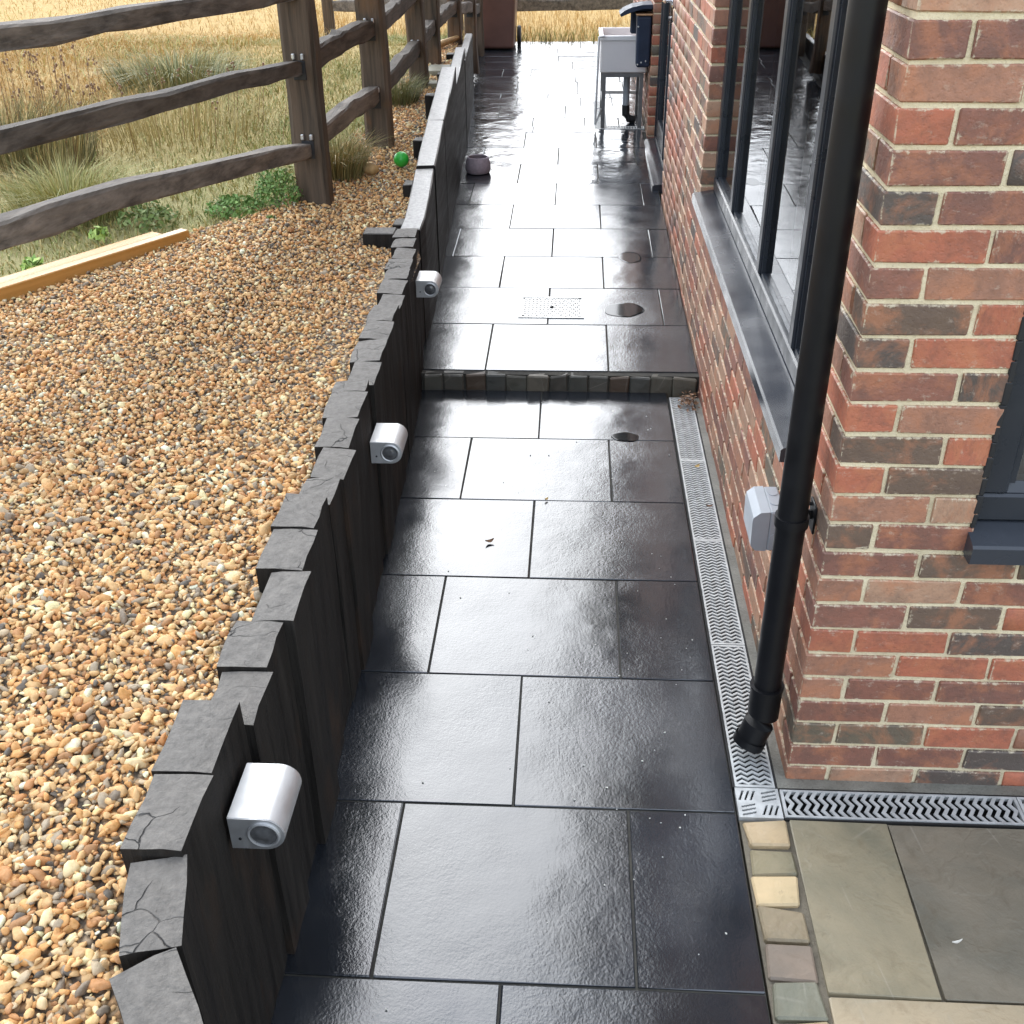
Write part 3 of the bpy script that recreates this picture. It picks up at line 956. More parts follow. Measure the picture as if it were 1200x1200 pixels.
for k in range(4):
    m = MB().span((0.084, edges[2 * k] - 0.004, zb + 0.058), (0.1, edges[2 * k + 1] + 0.004, zt - 0.058))
    in_win(m.build('pane', MAT['glass']))
    # glazing beads
    m = MB()
    y0, y1 = edges[2 * k], edges[2 * k + 1]
    m.span((0.070, y0 + 0.001, zb + 0.0626), (0.0835, y0 + 0.013, zt - 0.0626)); m.span((0.070, y1 - 0.013, zb + 0.0626), (0.0835, y1 - 0.001, zt - 0.0626))
    m.span((0.070, y0 + 0.0131, zb + 0.0626), (0.0835, y1 - 0.0131, zb + 0.075)); m.span((0.070, y0 + 0.0131, zt - 0.075), (0.0835, y1 - 0.0131, zt - 0.0626))
    in_win(m.build('glazing_bead', MAT['frame_paint']))
m = MB()
m.prism([(-0.036, 0.722), (-0.036, 0.757), (-0.030, 0.763), (0.0575, 0.777), (0.13, 0.777), (0.13, 0.724), (0.004, 0.724), (0.004, 0.7215), (-0.030, 0.7215)], 'y', W2[0] + 0.004, W2[1] - 0.003)
in_win(m.build('sill', MAT['sill_paint']))

# --- front window
win = empty('window', ((W1[0] + W1[1]) / 2, 0.06, W1[2]), 0, parent=house)
def in_win1(o):
    o.parent = win; o.location = (-(W1[0] + W1[1]) / 2, -0.06, -W1[2]); return o
m = MB(); fy0, fy1 = 0.030, 0.1
x0, x1 = W1[0] - 0.002, W1[1] - 0.004
zb, zt = 0.79, 2.14
frame_bar(m, (x0, fy0, zb), (x1, fy1, zb + 0.07)); frame_bar(m, (x0, fy0, zt - 0.07), (x1, fy1, zt))
frame_bar(m, (x0, fy0 + 0.001, zb + 0.0705), (x0 + 0.07, fy1 - 0.001, zt - 0.0705)); frame_bar(m, (x1 - 0.07, fy0 + 0.001, zb + 0.0705), (x1, fy1 - 0.001, zt - 0.0705))
frame_bar(m, (x0 + 0.60, fy0 + 0.0015, zb + 0.0705), (x0 + 0.66, fy1 - 0.0015, zt - 0.0705))
in_win1(m.build('frame', MAT['frame_paint']))
for a, b2 in ((x0 + 0.066, x0 + 0.604), (x0 + 0.656, x1 - 0.066)):
    m = MB().span((a, 0.055, zb + 0.066), (b2, 0.07, zt - 0.066)); in_win1(m.build('pane', MAT['glass']))
    m = MB()
    m.prism([(0.0405, zb + 0.0705), (0.0545, zb + 0.0705), (0.0545, zb + 0.094)], 'x', a + 0.0045, b2 - 0.0045)
    m.span((a + 0.0045, 0.042, zb + 0.0945), (a + 0.018, 0.0545, zt - 0.071))
    in_win1(m.build('glazing_bead', MAT['frame_paint']))
m = MB()
m.prism([(-0.046, 0.722), (-0.046, 0.762), (-0.040, 0.768), (0.029, 0.789), (0.12, 0.789), (0.12, 0.7235), (-0.004, 0.7235), (-0.004, 0.7195), (-0.040, 0.7195)], 'x', W1[0] - 0.012, W1[1] + 0.012)
in_win1(m.build('sill', MAT['sill_paint']))
# dark sealant round the frame
m = MB(); rr2 = random.Random(4)
z = 0.79
while z < 2.1:
    h = rr2.uniform(0.03, 0.06)
    m.cbox((W1[0] - 0.004, 0.012, z + h / 2), (0.010 + rr2.uniform(0, 0.006), 0.03, h * 0.98), 0.002, 0.001, rnd=rr2)
    z += h
in_win1(m.build('sealant', MAT['black_rubber']))

# --- side door: dark frame, glazed leaf, threshold, lever handle
door = empty('door', (0.08, 6.04, path_z(6.04)), 0, parent=house)
DL = Vector((0.08, 6.04, path_z(6.04)))
def in_door(o):
    o.parent = door; o.location = -DL; return o
dz0, dz1 = 0.16, 2.21
m = MB()
frame_bar(m, (0.055, D1[0] + 0.004, dz0), (0.135, D1[0] + 0.064, dz1)); frame_bar(m, (0.055, D1[1] - 0.064, dz0), (0.135, D1[1] - 0.004, dz1))
frame_bar(m, (0.056, D1[0] + 0.0645, dz1 - 0.06), (0.134, D1[1] - 0.0645, dz1)); frame_bar(m, (0.056, D1[0] + 0.0645, dz0), (0.134, D1[1] - 0.0645, dz0 + 0.05))
frame_bar(m, (0.056, 6.01, dz0 + 0.0505), (0.134, 6.07, dz1 - 0.0605))
in_door(m.build('frame', MAT['frame_paint']))
for a, b2 in ((D1[0] + 0.066, 6.009), (6.071, D1[1] - 0.066)):
    m = MB()
    frame_bar(m, (0.065, a, dz0 + 0.052), (0.12, a + 0.085, dz1 - 0.062)); frame_bar(m, (0.065, b2 - 0.085, dz0 + 0.052), (0.12, b2, dz1 - 0.062))
    frame_bar(m, (0.066, a + 0.0855, dz0 + 0.052), (0.119, b2 - 0.0855, dz0 + 0.19)); frame_bar(m, (0.066, a + 0.0855, dz1 - 0.15), (0.119, b2 - 0.0855, dz1 - 0.062))
    in_door(m.build('leaf', MAT['frame_paint']))
    m = MB().span((0.085, a + 0.084, dz0 + 0.188), (0.1, b2 - 0.084, dz1 - 0.148)); in_door(m.build('pane', MAT['glass']))
m = MB()
m.prism([(-0.045, 0.125), (-0.045, 0.17), (-0.035, 0.178), (0.054, 0.19), (0.054, 0.125)], 'y', 5.42, 6.86)
in_door(m.build('threshold', MAT['sill_paint']))
m = MB()
hy, hz = 5.95, 1.24
m.cbox((0.060, hy, hz), (0.010, 0.035, 0.22), 0.004)
m.tube([(0.056, hy, hz + 0.04), (0.01, hy, hz + 0.04), (0.0, hy - 0.015, hz + 0.04), (0.0, hy - 0.11, hz + 0.045)], 0.0095, 10)
m.tube([(0.056, hy, hz - 0.07), (0.038, hy, hz - 0.07)], 0.013, 10)
in_door(m.build('handle', MAT['chrome'], smooth=True))

# ------------------------------------------------------------------ downpipe
dp = empty('downpipe', (-0.058, 0.11, 0.0), 0, 'black round plastic rainwater downpipe standing at the brick house corner', 'drainpipe')
PR = 0.0355
m = MB().tube([(0, 0, 0.15), (0, 0, HT - 0.1)], PR, 24); m.build('pipe', MAT['pipe_plastic'], dp, smooth=True)
m = MB()
m.tube([(0, 0, 0.225), (0, 0, 0.149)], [PR + 0.006] * 2, 24)
m.tube([(0, 0, 0.2255), (0, 0, 0.219)], [PR + 0.009] * 2, 24)
m.tube([(0, 0, 0.148), (0.0, -0.001, 0.125), (-0.008, -0.004, 0.095), (-0.020, -0.010, 0.065), (-0.032, -0.016, 0.035)], [PR + 0.006, PR + 0.006, PR + 0.005, PR + 0.004, PR + 0.003], 24, cap=False)
m.tube([(-0.026, -0.013, 0.05), (-0.034, -0.017, 0.03)], [PR + 0.008] * 2, 24, cap=False)
m.build('shoe', MAT['pipe_plastic'], dp, smooth=True)
for bz in (0.735, 2.55):
    m = MB()
    m.tube([(0, 0, bz - 0.013), (0, 0, bz + 0.013)], PR + 0.005, 24)
    m.cbox((0.038, 0.028, bz), (0.035, 0.010, 0.024), 0.002)
    m.cbox((0.0555, 0.030, bz - 0.004), (0.005, 0.060, 0.075), 0.002)
    m.tube([(0.053, 0.045, bz + 0.02), (0.046, 0.045, bz + 0.02)], 0.005, 8)
    m.build('bracket', MAT['pipe_plastic'], dp, smooth=True)

# ------------------------------------------------------------------ switch box on the wall
sb = empty('socket_box', (-0.002, 0.485, 0.51), 0, 'grey weatherproof electrical socket box fixed on the side brick wall behind the downpipe', 'socket box')
m = MB().cbox((-0.020, 0, 0), (0.040, 0.145, 0.125), 0.004); m.build('back_box', MAT['grey_plastic'], sb)
m = MB()
prof = [(-0.0405, -0.0625), (-0.0405, 0.0625), (-0.066, 0.060), (-0.084, 0.044), (-0.086, 0.03), (-0.084, -0.045), (-0.07, -0.0615)]
m.prism(prof, 'y', -0.0725, 0.0725); m.build('lid', MAT['grey_plastic'], sb)
for a, b2, r_ in (((-0.02, -0.02, 0.0625), (-0.02, -0.02, 0.0645), 0.015), ((-0.02, 0.03, 0.0625), (-0.02, 0.03, 0.0645), 0.012), ((-0.022, -0.0725, -0.02), (-0.022, -0.0742, -0.02), 0.013)):
    MB().tube([a, b2], r_, 20).build('knockout', MAT['grey_plastic'], sb, smooth=True)

# ------------------------------------------------------------------ sleeper walls
SLP = [(-0.955, -0.785, 0.748, -1.192), (-0.781, -0.599, 0.747, -1.197), (-0.595, -0.437, 0.686, -1.184), (-0.434, -0.281, 0.694, -1.198), (-0.279, -0.096, 0.697, -1.178),
       (-0.093, 0.086, 0.700, -1.199), (0.089, 0.246, 0.702, -1.209), (0.250, 0.388, 0.671, -1.205), (0.392, 0.568, 0.669, -1.196), (0.572, 0.754, 0.671, -1.217),
       (0.757, 0.939, 0.672, -1.224), (0.942, 1.022, 0.672, -1.233), (1.026, 1.206, 0.658, -1.222), (1.210, 1.400, 0.660, -1.231), (1.403, 1.576, 0.661, -1.234),
       (1.579, 1.752, 0.660, -1.245), (1.756, 1.922, 0.638, -1.244), (1.925, 2.094, 0.640, -1.257), (2.097, 2.226, 0.641, -1.262), (2.229, 2.358, 0.641, -1.270), (2.361, 2.505, 0.642, -1.277), (2.508, 2.650, 0.644, -1.292), (2.653, 2.80, 0.645, -1.303)]
rw = empty('sleeper_wall', (-1.24, 0.4, 0), 0, 'low retaining wall of dark upright timber sleepers holding back the gravel', 'retaining wall')
rwo = Vector((-1.24, 0.4, 0))
rs = random.Random(21)
def sleeper(x_in, ya, yb, zt, rz=0, th=0.10, at=None):
    w = yb - ya
    h = zt + 0.25
    m = MB(); 
    # top and sides made of a small grid so that the outline is uneven and the front slightly adzed
    nx, ny, nz = 3, 3, 5
    def pt(i, j, k):
        x = -th + th * i / nx; y = -w / 2 + 0.001 + (w - 0.002) * j / ny; z = -h + h * k / nz
        return x, y, z
    jit = {}
    vs = []; vi = {}; fs = []
    tilt = rs.uniform(-0.004, 0.004); tl2 = rs.uniform(-0.008, 0.008)
    outw = rs.uniform(-0.008, 0.014)
    def V(i, j, k):
        if (i, j, k) not in vi:
            x, y, z = pt(i, j, k)
            if i == nx: x += rs.uniform(-0.0025, 0.0025)
            if i == 0: x += -outw + rs.uniform(-0.004, 0.004)
            if j in (0, ny): y += rs.uniform(-0.0012, 0.0006) * (1 if j else -1)
            if k == nz:
                z += tilt * (y / w) * 1.2 + tl2 * (x + th / 2) / th + rs.uniform(-0.0018, 0.0018)
                if i in (0, nx): z -= 0.002; x += 0.002 if i == 0 else -0.002
                if j in (0, ny): z -= 0.0015
            vi[(i, j, k)] = len(vs); vs.append((x, y, z))
        return vi[(i, j, k)]
    for i in range(nx):
        for j in range(ny):
            fs.append((V(i, j, nz), V(i + 1, j, nz), V(i + 1, j + 1, nz), V(i, j + 1, nz)))
    for k in range(nz):
        for j in range(ny):
            fs.append((V(nx, j, k), V(nx, j + 1, k), V(nx, j + 1, k + 1), V(nx, j, k + 1)))
            fs.append((V(0, j + 1, k), V(0, j, k), V(0, j, k + 1), V(0, j + 1, k + 1)))
        for i in range(nx):
            fs.append((V(i, 0, k), V(i + 1, 0, k), V(i + 1, 0, k + 1), V(i, 0, k + 1)))
            fs.append((V(i + 1, ny, k), V(i, ny, k), V(i, ny, k + 1), V(i + 1, ny, k + 1)))
    m.raw(vs, fs)
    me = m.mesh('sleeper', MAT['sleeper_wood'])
    loc = Vector((x_in, (ya + yb) / 2, zt)) if at is None else Vector(at)
    return link('sleeper', me, rw, loc - rwo, (0, 0, rz))
for ya, yb, zt, xi in SLP:
    sleeper(xi, ya, yb, zt)
# the near end bends towards the path
sleeper(0, -0.0865, 0.0865, 0.735, R(15.5), at=(-1.166, -1.030, 0.735))
sleeper(0, -0.085, 0.085, 0.733, R(33), at=(-1.106, -1.188, 0.733))
sleeper(0, -0.085, 0.085, 0.73, R(45), at=(-0.999, -1.320, 0.73))
sleeper(0, -0.085, 0.085, 0.725, R(52), at=(-0.872, -1.434, 0.725))
# return piece at the far end, across the gravel
m = MB().cbox((0, 0, -0.25), (0.145, 0.105, 0.5), 0.004, 0.003, rnd=rs)
link('sleeper', m.mesh('sleeper', MAT['sleeper_wood']), rw, Vector((-1.480, 2.745, 0.648)) - rwo)

# far part: long horizontal boards on edge with stakes behind
hw = empty('sleeper_wall', (-1.4, 5.5, 0), 0, 'far low edging of long horizontal wet timber boards on edge', 'retaining wall')
hwo = Vector((-1.4, 5.5, 0))
def board(pts, th, h, zlist, name='board'):
    """plank on edge following points (x, y) of its path-side face, top heights zlist"""
    m = MB(); n = len(pts)
    vs = []
    for i, (x, y) in enumerate(pts):
        a = pts[max(0, i - 1)]; c = pts[min(n - 1, i + 1)]
        t_ = Vector((c[0] - a[0], c[1] - a[1], 0)).normalized(); nn = Vector((-t_.y, t_.x, 0))
        p = Vector((x, y, 0)); q = p + nn * th
        z = zlist[i]
        for pp, zz, off in ((p, z - h, 0), (p, z - 0.006, 0), (p, z, 0.006), (q, z, -0.006), (q, z - 0.006, 0), (q, z - h, 0)):
            w_ = pp + nn * off
            vs.append((w_.x + rs.uniform(-.001, .001), w_.y, zz + rs.uniform(-.0015, .0015)))
    fs = []
    for i in range(n - 1):
        for e in range(6):
            fs.append((i * 6 + e, i * 6 + (e + 1) % 6, (i + 1) * 6 + (e + 1) % 6, (i + 1) * 6 + e))
    fs.append(tuple(range(6))); fs.append(tuple((n - 1) * 6 + e for e in range(5, -1, -1)))
    m.raw([tuple(Vector(v) - hwo) for v in vs], fs)
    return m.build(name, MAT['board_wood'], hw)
def lin(a, b, n): return [a + (b - a) * i / (n - 1) for i in range(n)]
board([(-1.300, 2.81), (-1.294, 2.95), (-1.300, 3.2), (-1.312, 3.42), (-1.322, 3.60)], 0.10, 0.70, [0.630, 0.650, 0.678, 0.702, 0.722])
board(list(zip(lin(-1.318, -1.352, 5), lin(3.61, 4.40, 5))), 0.10, 0.72, lin(0.736, 0.808, 5))
board(list(zip(lin(-1.352, -1.392, 6), lin(4.41, 5.56, 6))), 0.10, 0.80, lin(0.808, 0.925, 6))
board(list(zip(lin(-1.398, -1.440, 6), lin(5.57, 6.75, 6))), 0.075, 0.74, lin(0.805, 0.885, 6))
board(list(zip(lin(-1.432, -1.52, 6), lin(6.62, 8.3, 6))), 0.06, 0.70, lin(0.815, 0.79, 6))
board(list(zip(lin(-1.60, -1.80, 6), lin(8.33, 11.2, 6))), 0.06, 0.40, lin(0.50, 0.42, 6))
for y in (2.95, 3.48, 4.15, 5.05, 6.1, 7.2):
    x = wall_x(y) - 0.035
    zt = {2.95: .63, 3.48: .68, 4.15: .755, 5.05: .84, 6.1: .80, 7.2: .78}[y]
    m = MB().cbox((0, 0, -0.3), (0.06, 0.10, 0.6), 0.004, 0.003, rnd=rs)
    link('stake', m.mesh('stake', MAT['sleeper_wood']), hw, Vector((x - 0.085, y, zt)) - hwo)

# ------------------------------------------------------------------ wall lights
def wall_light_meshes():
    L, H, Wd = 0.138, 0.076, 0.100
    r = H / 2
    prof = [(0, -r)] + [((Wd - r) + r * math.cos(t_), r * math.sin(t_)) for t_ in lin(-math.pi / 2, math.pi / 2, 18)] + [(0, r)]
    # profile in x-z, extruded along y
    m = MB().prism(prof, 'y', 0.002, L - 0.002)
    p2 = [((x * 0.985 + 0.0005), z * 0.975) for x, z in prof]
    m.prism(p2, 'y', 0.0, 0.0019); m.prism(p2, 'y', L - 0.0019, L)
    house_m = m.mesh('housing', MAT['brushed_alu'], True)
    cx = Wd - r
    ring = MB(); T = Matrix.Translation((cx, 0, 0)) @ Matrix.Rotation(math.pi / 2, 4, 'X')
    prof2 = [(0.030, -0.001), (0.030, 0.003), (0.0275, 0.0042), (0.0245, 0.003), (0.0245, -0.001)]
    ring.lathe(prof2, 28, T)
    ring_m = ring.mesh('rim', MAT['brushed_alu'], True)
    lens = MB(); lens.lathe([(0.0242, 0.0005), (0.0242, 0.0012), (0.018, 0.0006), (0.013, 0.0032), (0.006, 0.0046), (0.0005, 0.005)], 24, T)
    lens_m = lens.mesh('lens', MAT['lens_glass'], True)
    sc = MB(); sc.tube([(0.018, 0, -0.012), (0.018, -0.0015, -0.012)], 0.003, 8)
    sc_m = sc.mesh('screw', MAT['black_rubber'])
    return house_m, ring_m, lens_m, sc_m
wl = wall_light_meshes()
for loc, lab in (((-1.186, -0.79, 0.605), 'largest and nearest silver half-round light on the dark sleeper wall'),
                 ((-1.219, 0.87, 0.49), 'silver half-round light on the dark sleepers just before the step, middle of three'),
                 ((-1.276, 2.41, 0.485), 'smallest silver half-round light at the far end of the upright sleepers')):
    t = empty('wall_light', loc, 0, lab, 'wall light', 'silver wall lights on the sleeper wall')
    for nm, me in zip(('housing', 'rim', 'lens', 'screw'), wl): link(nm, me, t)

# ------------------------------------------------------------------ fences
fence = empty('rail_fence', (-1.75, 5, 0.66), 0, 'rustic cleft timber post and rail fence between the gravel and the dry field', 'fence')
fo = Vector((-1.75, 5, 0.66))
def post(x, y, z0, h, wx, wy, rz, lean=0.0, mort=(), parent=None, org=None):
    m = MB(); rr = random.Random(int(y * 97) & 1023)
    n = 7
    vs = []; ring = [(-1, -0.7), (-0.75, -1), (0.8, -1), (1, -0.75), (1, 0.8), (0.7, 1), (-0.8, 1), (-1, 0.75)]
    for k in range(n):
        z = -0.3 + (h + 0.3) * k / (n - 1)
        s = 1 - 0.06 * k / (n - 1)
        dx, dy = rr.uniform(-.006, .006), rr.uniform(-.006, .006)
        for a, b2 in ring:
            vs.append((a * wx / 2 * s + dx + rr.uniform(-.004, .004) + lean * z, b2 * wy / 2 * s + dy + rr.uniform(-.004, .004), z + rr.uniform(-.01, .01)))
    fs = []
    for k in range(n - 1):
        for e in range(8):
            fs.append((k * 8 + e, k * 8 + (e + 1) % 8, (k + 1) * 8 + (e + 1) % 8, (k + 1) * 8 + e))
    fs += [tuple(range(7, -1, -1)), tuple((n - 1) * 8 + e for e in range(8))]
    m.raw(vs, fs)
    o = m.build('post', MAT['post_wood'], parent, loc=Vector((x, y, z0)) - org)
    o.rotation_euler = (0, 0, rz)
    for mz in mort:
        for s in (-1, 1):
            MB().cbox((s * 0.022 + lean * mz, -wy / 2 - 0.007, mz + 0.055), (0.016, 0.016, 0.026), 0.003).build('peg', MAT['bolt_steel'], o)
        pm = MB().cbox((0.0 + lean * mz, -wy / 2 - 0.001, mz - 0.005), (0.062, 0.008, 0.085), 0.002); pm.build('mortise', MAT['black_rubber'], o)
    return o
PS = [(-2.66, 0.0), (-1.868, 3.23), (-1.728, 4.36), (-1.712, 6.03), (-1.716, 6.98), (-1.64, 8.0), (-1.62, 9.3), (-1.66, 10.6)]
def gz(x, y): return gravel_z(y)
for i, (x, y) in enumerate(PS):
    wx = [0.17, 0.165, 0.155, 0.13, 0.12, 0.12, 0.12, 0.12][i]
    post(x, y, gz(x, y) - 0.01, 1.3, wx, 0.10, R(-6) if i < 2 else R(-3), -0.01, (0.27, 0.63, 0.97), fence, fo)
def rail(pts, th, h, seed):
    """cleft rail: wedge-ish section, lumpy, thinner at its ends"""
    rr = random.Random(seed); m = MB(); n = 13
    P = []
    for i in range(n):
        t_ = i / (n - 1) * (len(pts) - 1); k = min(int(t_), len(pts) - 2); f = t_ - k
        f = f * f * (3 - 2 * f) * 0.5 + f * 0.5
        P.append(Vector(pts[k]).lerp(Vector(pts[k + 1]), f))
    vs = []
    hh = 0
    for i, p in enumerate(P):
        t_ = (P[min(i + 1, n - 1)] - P[max(i - 1, 0)]).normalized()
        a = Vector((t_.y, -t_.x, 0)).normalized()
        e = min(1.0, 0.55 + 0.9 * min(i, n - 1 - i) / 3)
        hh = 0.75 * hh + rr.uniform(-0.006, 0.006)
        H = h * e * rr.uniform(0.9, 1.1); T = th * e
        for u, w_ in ((-0.92, -0.5), (0.9, -0.5), (1.0, -0.42), (1.0, 0.36), (0.8, 0.5), (-0.82, 0.5), (-1.0, 0.4), (-1.0, -0.4)):
            q = p + a * (u * T / 2 + rr.uniform(-.004, .004)) + Vector((0, 0, w_ * H + hh + rr.uniform(-.004, .004)))
            vs.append(tuple(q - fo))
    fs = []
    for i in range(n - 1):
        for e in range(8):
            fs.append((i * 8 + e, i * 8 + (e + 1) % 8, (i + 1) * 8 + (e + 1) % 8, (i + 1) * 8 + e))
    fs += [tuple(range(7, -1, -1)), tuple((n - 1) * 8 + e for e in range(8))]
    m.raw(vs, fs)
    return m.build('rail', MAT['rail_wood'], fence)
rail([(-2.66, 0.0, 1.69), (-2.29, 1.24, 1.657), (-2.157, 1.91, 1.634), (-1.962, 2.881, 1.604), (-1.87, 3.26, 1.60)], 0.072, 0.068, 1)
rail([(-2.66, 0.0, 1.43), (-2.314, 1.132, 1.385), (-2.132, 2.036, 1.345), (-1.96, 2.8, 1.305), (-1.87, 3.26, 1.277)], 0.065, 0.068, 2)
rail([(-2.66, 0.0, 1.20), (-2.332, 1.039, 1.135), (-2.195, 1.722, 1.09), (-2.0, 2.7, 0.975), (-1.87, 3.26, 0.905)], 0.078, 0.088, 3)
for i in range(1, len(PS) - 1):
    a, c = PS[i], PS[i + 1]
    for j, hz_ in enumerate((0.29, 0.635, 0.97)):
        za, zc = gz(*a) + hz_, gz(*c) + hz_
        mid = ((a[0] + c[0]) / 2 - 0.01, (a[1] + c[1]) / 2, (za + zc) / 2 + random.uniform(-.02, .025))
        rail([(a[0], a[1] - 0.03, za), mid, (c[0], c[1] + 0.03, zc)], 0.075, 0.095, 10 * i + j)
# back fence
bf = empty('rail_fence', (-0.6, 12.0, 0.3), 0, 'back timber rail fence closing the far end of the path', 'fence')
fo_keep = fo; fo = Vector((-0.6, 12.0, 0.3))
fence_keep = fence; fence = bf
bx = [-3.6, -2.02, 0.25, 2.2]
for x in bx: post(x, 12.0, 0.28, 1.15, 0.13, 0.11, 0, 0, (), bf, fo)
for i in range(3):
    rail([(bx[i] - 0.02, 12.0, 0.64), ((bx[i] + bx[i + 1]) / 2, 11.99, 0.655), (bx[i + 1] + 0.02, 12.0, 0.65)], 0.08, 0.13, 70 + i)
    rail([(bx[i] - 0.02, 12.0, 1.12), ((bx[i] + bx[i + 1]) / 2, 12.0, 1.14), (bx[i + 1] + 0.02, 12.0, 1.12)], 0.08, 0.13, 80 + i)
fence = fence_keep; fo = fo_keep

# ------------------------------------------------------------------ boards at the gravel edge
def plank(ax, ay, bx_, by, z, w, h, label):
    d = Vector((bx_ - ax, by - ay, 0)); L = d.length
    m = MB().cbox((0, 0, h / 2), (w, L, h), 0.004, 0.001)
    o = m.build('timber_plank', MAT['new_timber'])
    o.location = ((ax + bx_) / 2, (ay + by) / 2, z)
    o.rotation_euler = (0, 0, math.atan2(d.y, d.x) - math.pi / 2)
    return tag(o, label, 'plank', 'new timber planks lying at the gravel edge')
plank(-3.60, 0.62, -2.34, 2.612, 0.625, 0.052, 0.062, 'right-hand orange softwood plank with the gravel against its edge')
plank(-3.70, 0.60, -2.455, 2.575, 0.625, 0.075, 0.056, 'left-hand orange softwood plank on the grass side')

# ------------------------------------------------------------------ small things
def icosphere(sub):
    import bmesh
    bm = bmesh.new(); bmesh.ops.create_icosphere(bm, subdivisions=sub, radius=1.0)
    bm.verts.ensure_lookup_table()
    v = np.array([x.co[:] for x in bm.verts]); f = np.array([[q.index for q in p.verts] for p in bm.faces]); bm.free()
    return v, f
v, f = icosphere(3)
o = link('ball', np_mesh('ball', v * 0.042, f, MAT['green_plastic'], None, True), None, (-1.54, 3.90, 0.70))
tag(o, 'small bright green ball lying on the gravel by the fence', 'ball')
vv = v * np.array([0.042, 0.036, 0.03]) * (1 + 0.06 * np.sin(v[:, :1] * 5) + 0.05 * np.cos(v[:, 1:2] * 4))
o = link('stone', np_mesh('stone', vv, f, MAT['tan_stone'], None, True), None, (-1.68, 3.73, 0.688))
tag(o, 'round tan stone on the gravel left of the green ball', 'stone')

# squat pot
t = empty('plant_pot', (-1.285, 5.84, path_z(5.84)), 0, 'squat rounded mauve grey pot standing on the wet slate', 'pot')
m = MB()
m.lathe([(0.070, 0.0), (0.084, 0.006), (0.0925, 0.028), (0.0925, 0.048), (0.088, 0.075), (0.080, 0.100), (0.075, 0.112), (0.070, 0.114), (0.067, 0.110), (0.072, 0.095), (0.080, 0.07), (0.078, 0.03), (0.06, 0.018)], 36)
m.build('bowl', MAT['pot_glaze'], t, smooth=True)
m = MB().lathe([(0.0, 0.075), (0.073, 0.076)][::-1], 30); m.build('soil', MAT['trough_dark'], t)

# inspection cover
t = empty('inspection_cover', (-0.692, 3.247, path_z(3.247) + 0.004), 0, 'small rectangular metal inspection cover set in the upper slate path', 'drain cover')
t.rotation_euler = (SL, 0, 0)
m = MB()
W, H = 0.338, 0.285
m.span((-W / 2, -H / 2, -0.02), (-W / 2 + 0.012, H / 2, 0.0)); m.span((W / 2 - 0.012, -H / 2, -0.02), (W / 2, H / 2, 0.0))
m.span((-W / 2 + 0.0121, -H / 2, -0.02), (W / 2 - 0.0121, -H / 2 + 0.010, 0.0)); m.span((-W / 2 + 0.0121, H / 2 - 0.010, -0.02), (W / 2 - 0.0121, H / 2, 0.0))
m.build('frame', MAT['cover_steel'], t)
m = MB().span((-W / 2 + 0.015, -H / 2 + 0.013, -0.02), (W / 2 - 0.015, H / 2 - 0.013, -0.0035)); m.build('plate', MAT['cover_steel'], t)
m = MB()
nx_, ny_ = 15, 9
for i in range(nx_):
    for j in range(ny_):
        x = -W / 2 + 0.03 + (W - 0.06) * i / (nx_ - 1); y = -H / 2 + 0.03 + (H - 0.06) * j / (ny_ - 1)
        s = 1 if (i + j) % 2 else -1
        m.box((0, 0, 0), (0.021, 0.0045, 0.003), Matrix.Translation((x, y, -0.0022)) @ Matrix.Rotation(s * 0.75, 4, 'Z'))
m.build('tread_pattern', MAT['cover_steel'], t)
m = MB()
for x, y in ((-0.145, -0.12), (0.145, -0.12), (-0.145, 0.12), (0.145, 0.12)): m.tube([(x, y, -0.0036), (x, y, -0.0008)], 0.007, 10)
m.build('screw', MAT['trough_dark'], t)
m = MB().box((0, 0, -0.0006), (0.02, 0.016, 0.003)); m.build('keyhole', MAT['trough_dark'], t)

# puddles in hollows of the slabs
def puddle(x, y, rx, ry, sd, upper):
    rr = random.Random(sd); n = 40
    vs = [(0, 0, 0.0012)]
    for ring, zz in ((0.9, 0.0012), (1.0, 0.0009)):
        for k in range(n):
            th = 2 * math.pi * k / n
            r = ring * (1 + 0.06 * math.sin(2 * th + sd) + 0.04 * math.sin(5 * th + 2 * sd))
            vs.append((rx * r * math.cos(th), ry * r * math.sin(th), zz))
    fs = [(0, 1 + k, 1 + (k + 1) % n) for k in range(n)] + [(1 + k, 1 + n + k, 1 + n + (k + 1) % n, 1 + (k + 1) % n) for k in range(n)]
    m = MB().raw(vs, fs)
    o = tag(m.build('puddle', MAT['water']), kind='structure')
    o.location = (x, y, (path_z(y) if upper else 0) + 0.0004)
    o.rotation_euler = (SL if upper else 0, 0, 0)
puddle(-0.315, 3.225, 0.098, 0.10, 1, True)
puddle(-0.252, 4.03, 0.062, 0.10, 2, True)
puddle(-0.352, 1.965, 0.058, 0.042, 3, False)
puddle(-0.50, 5.62, 0.05, 0.09, 4, True)

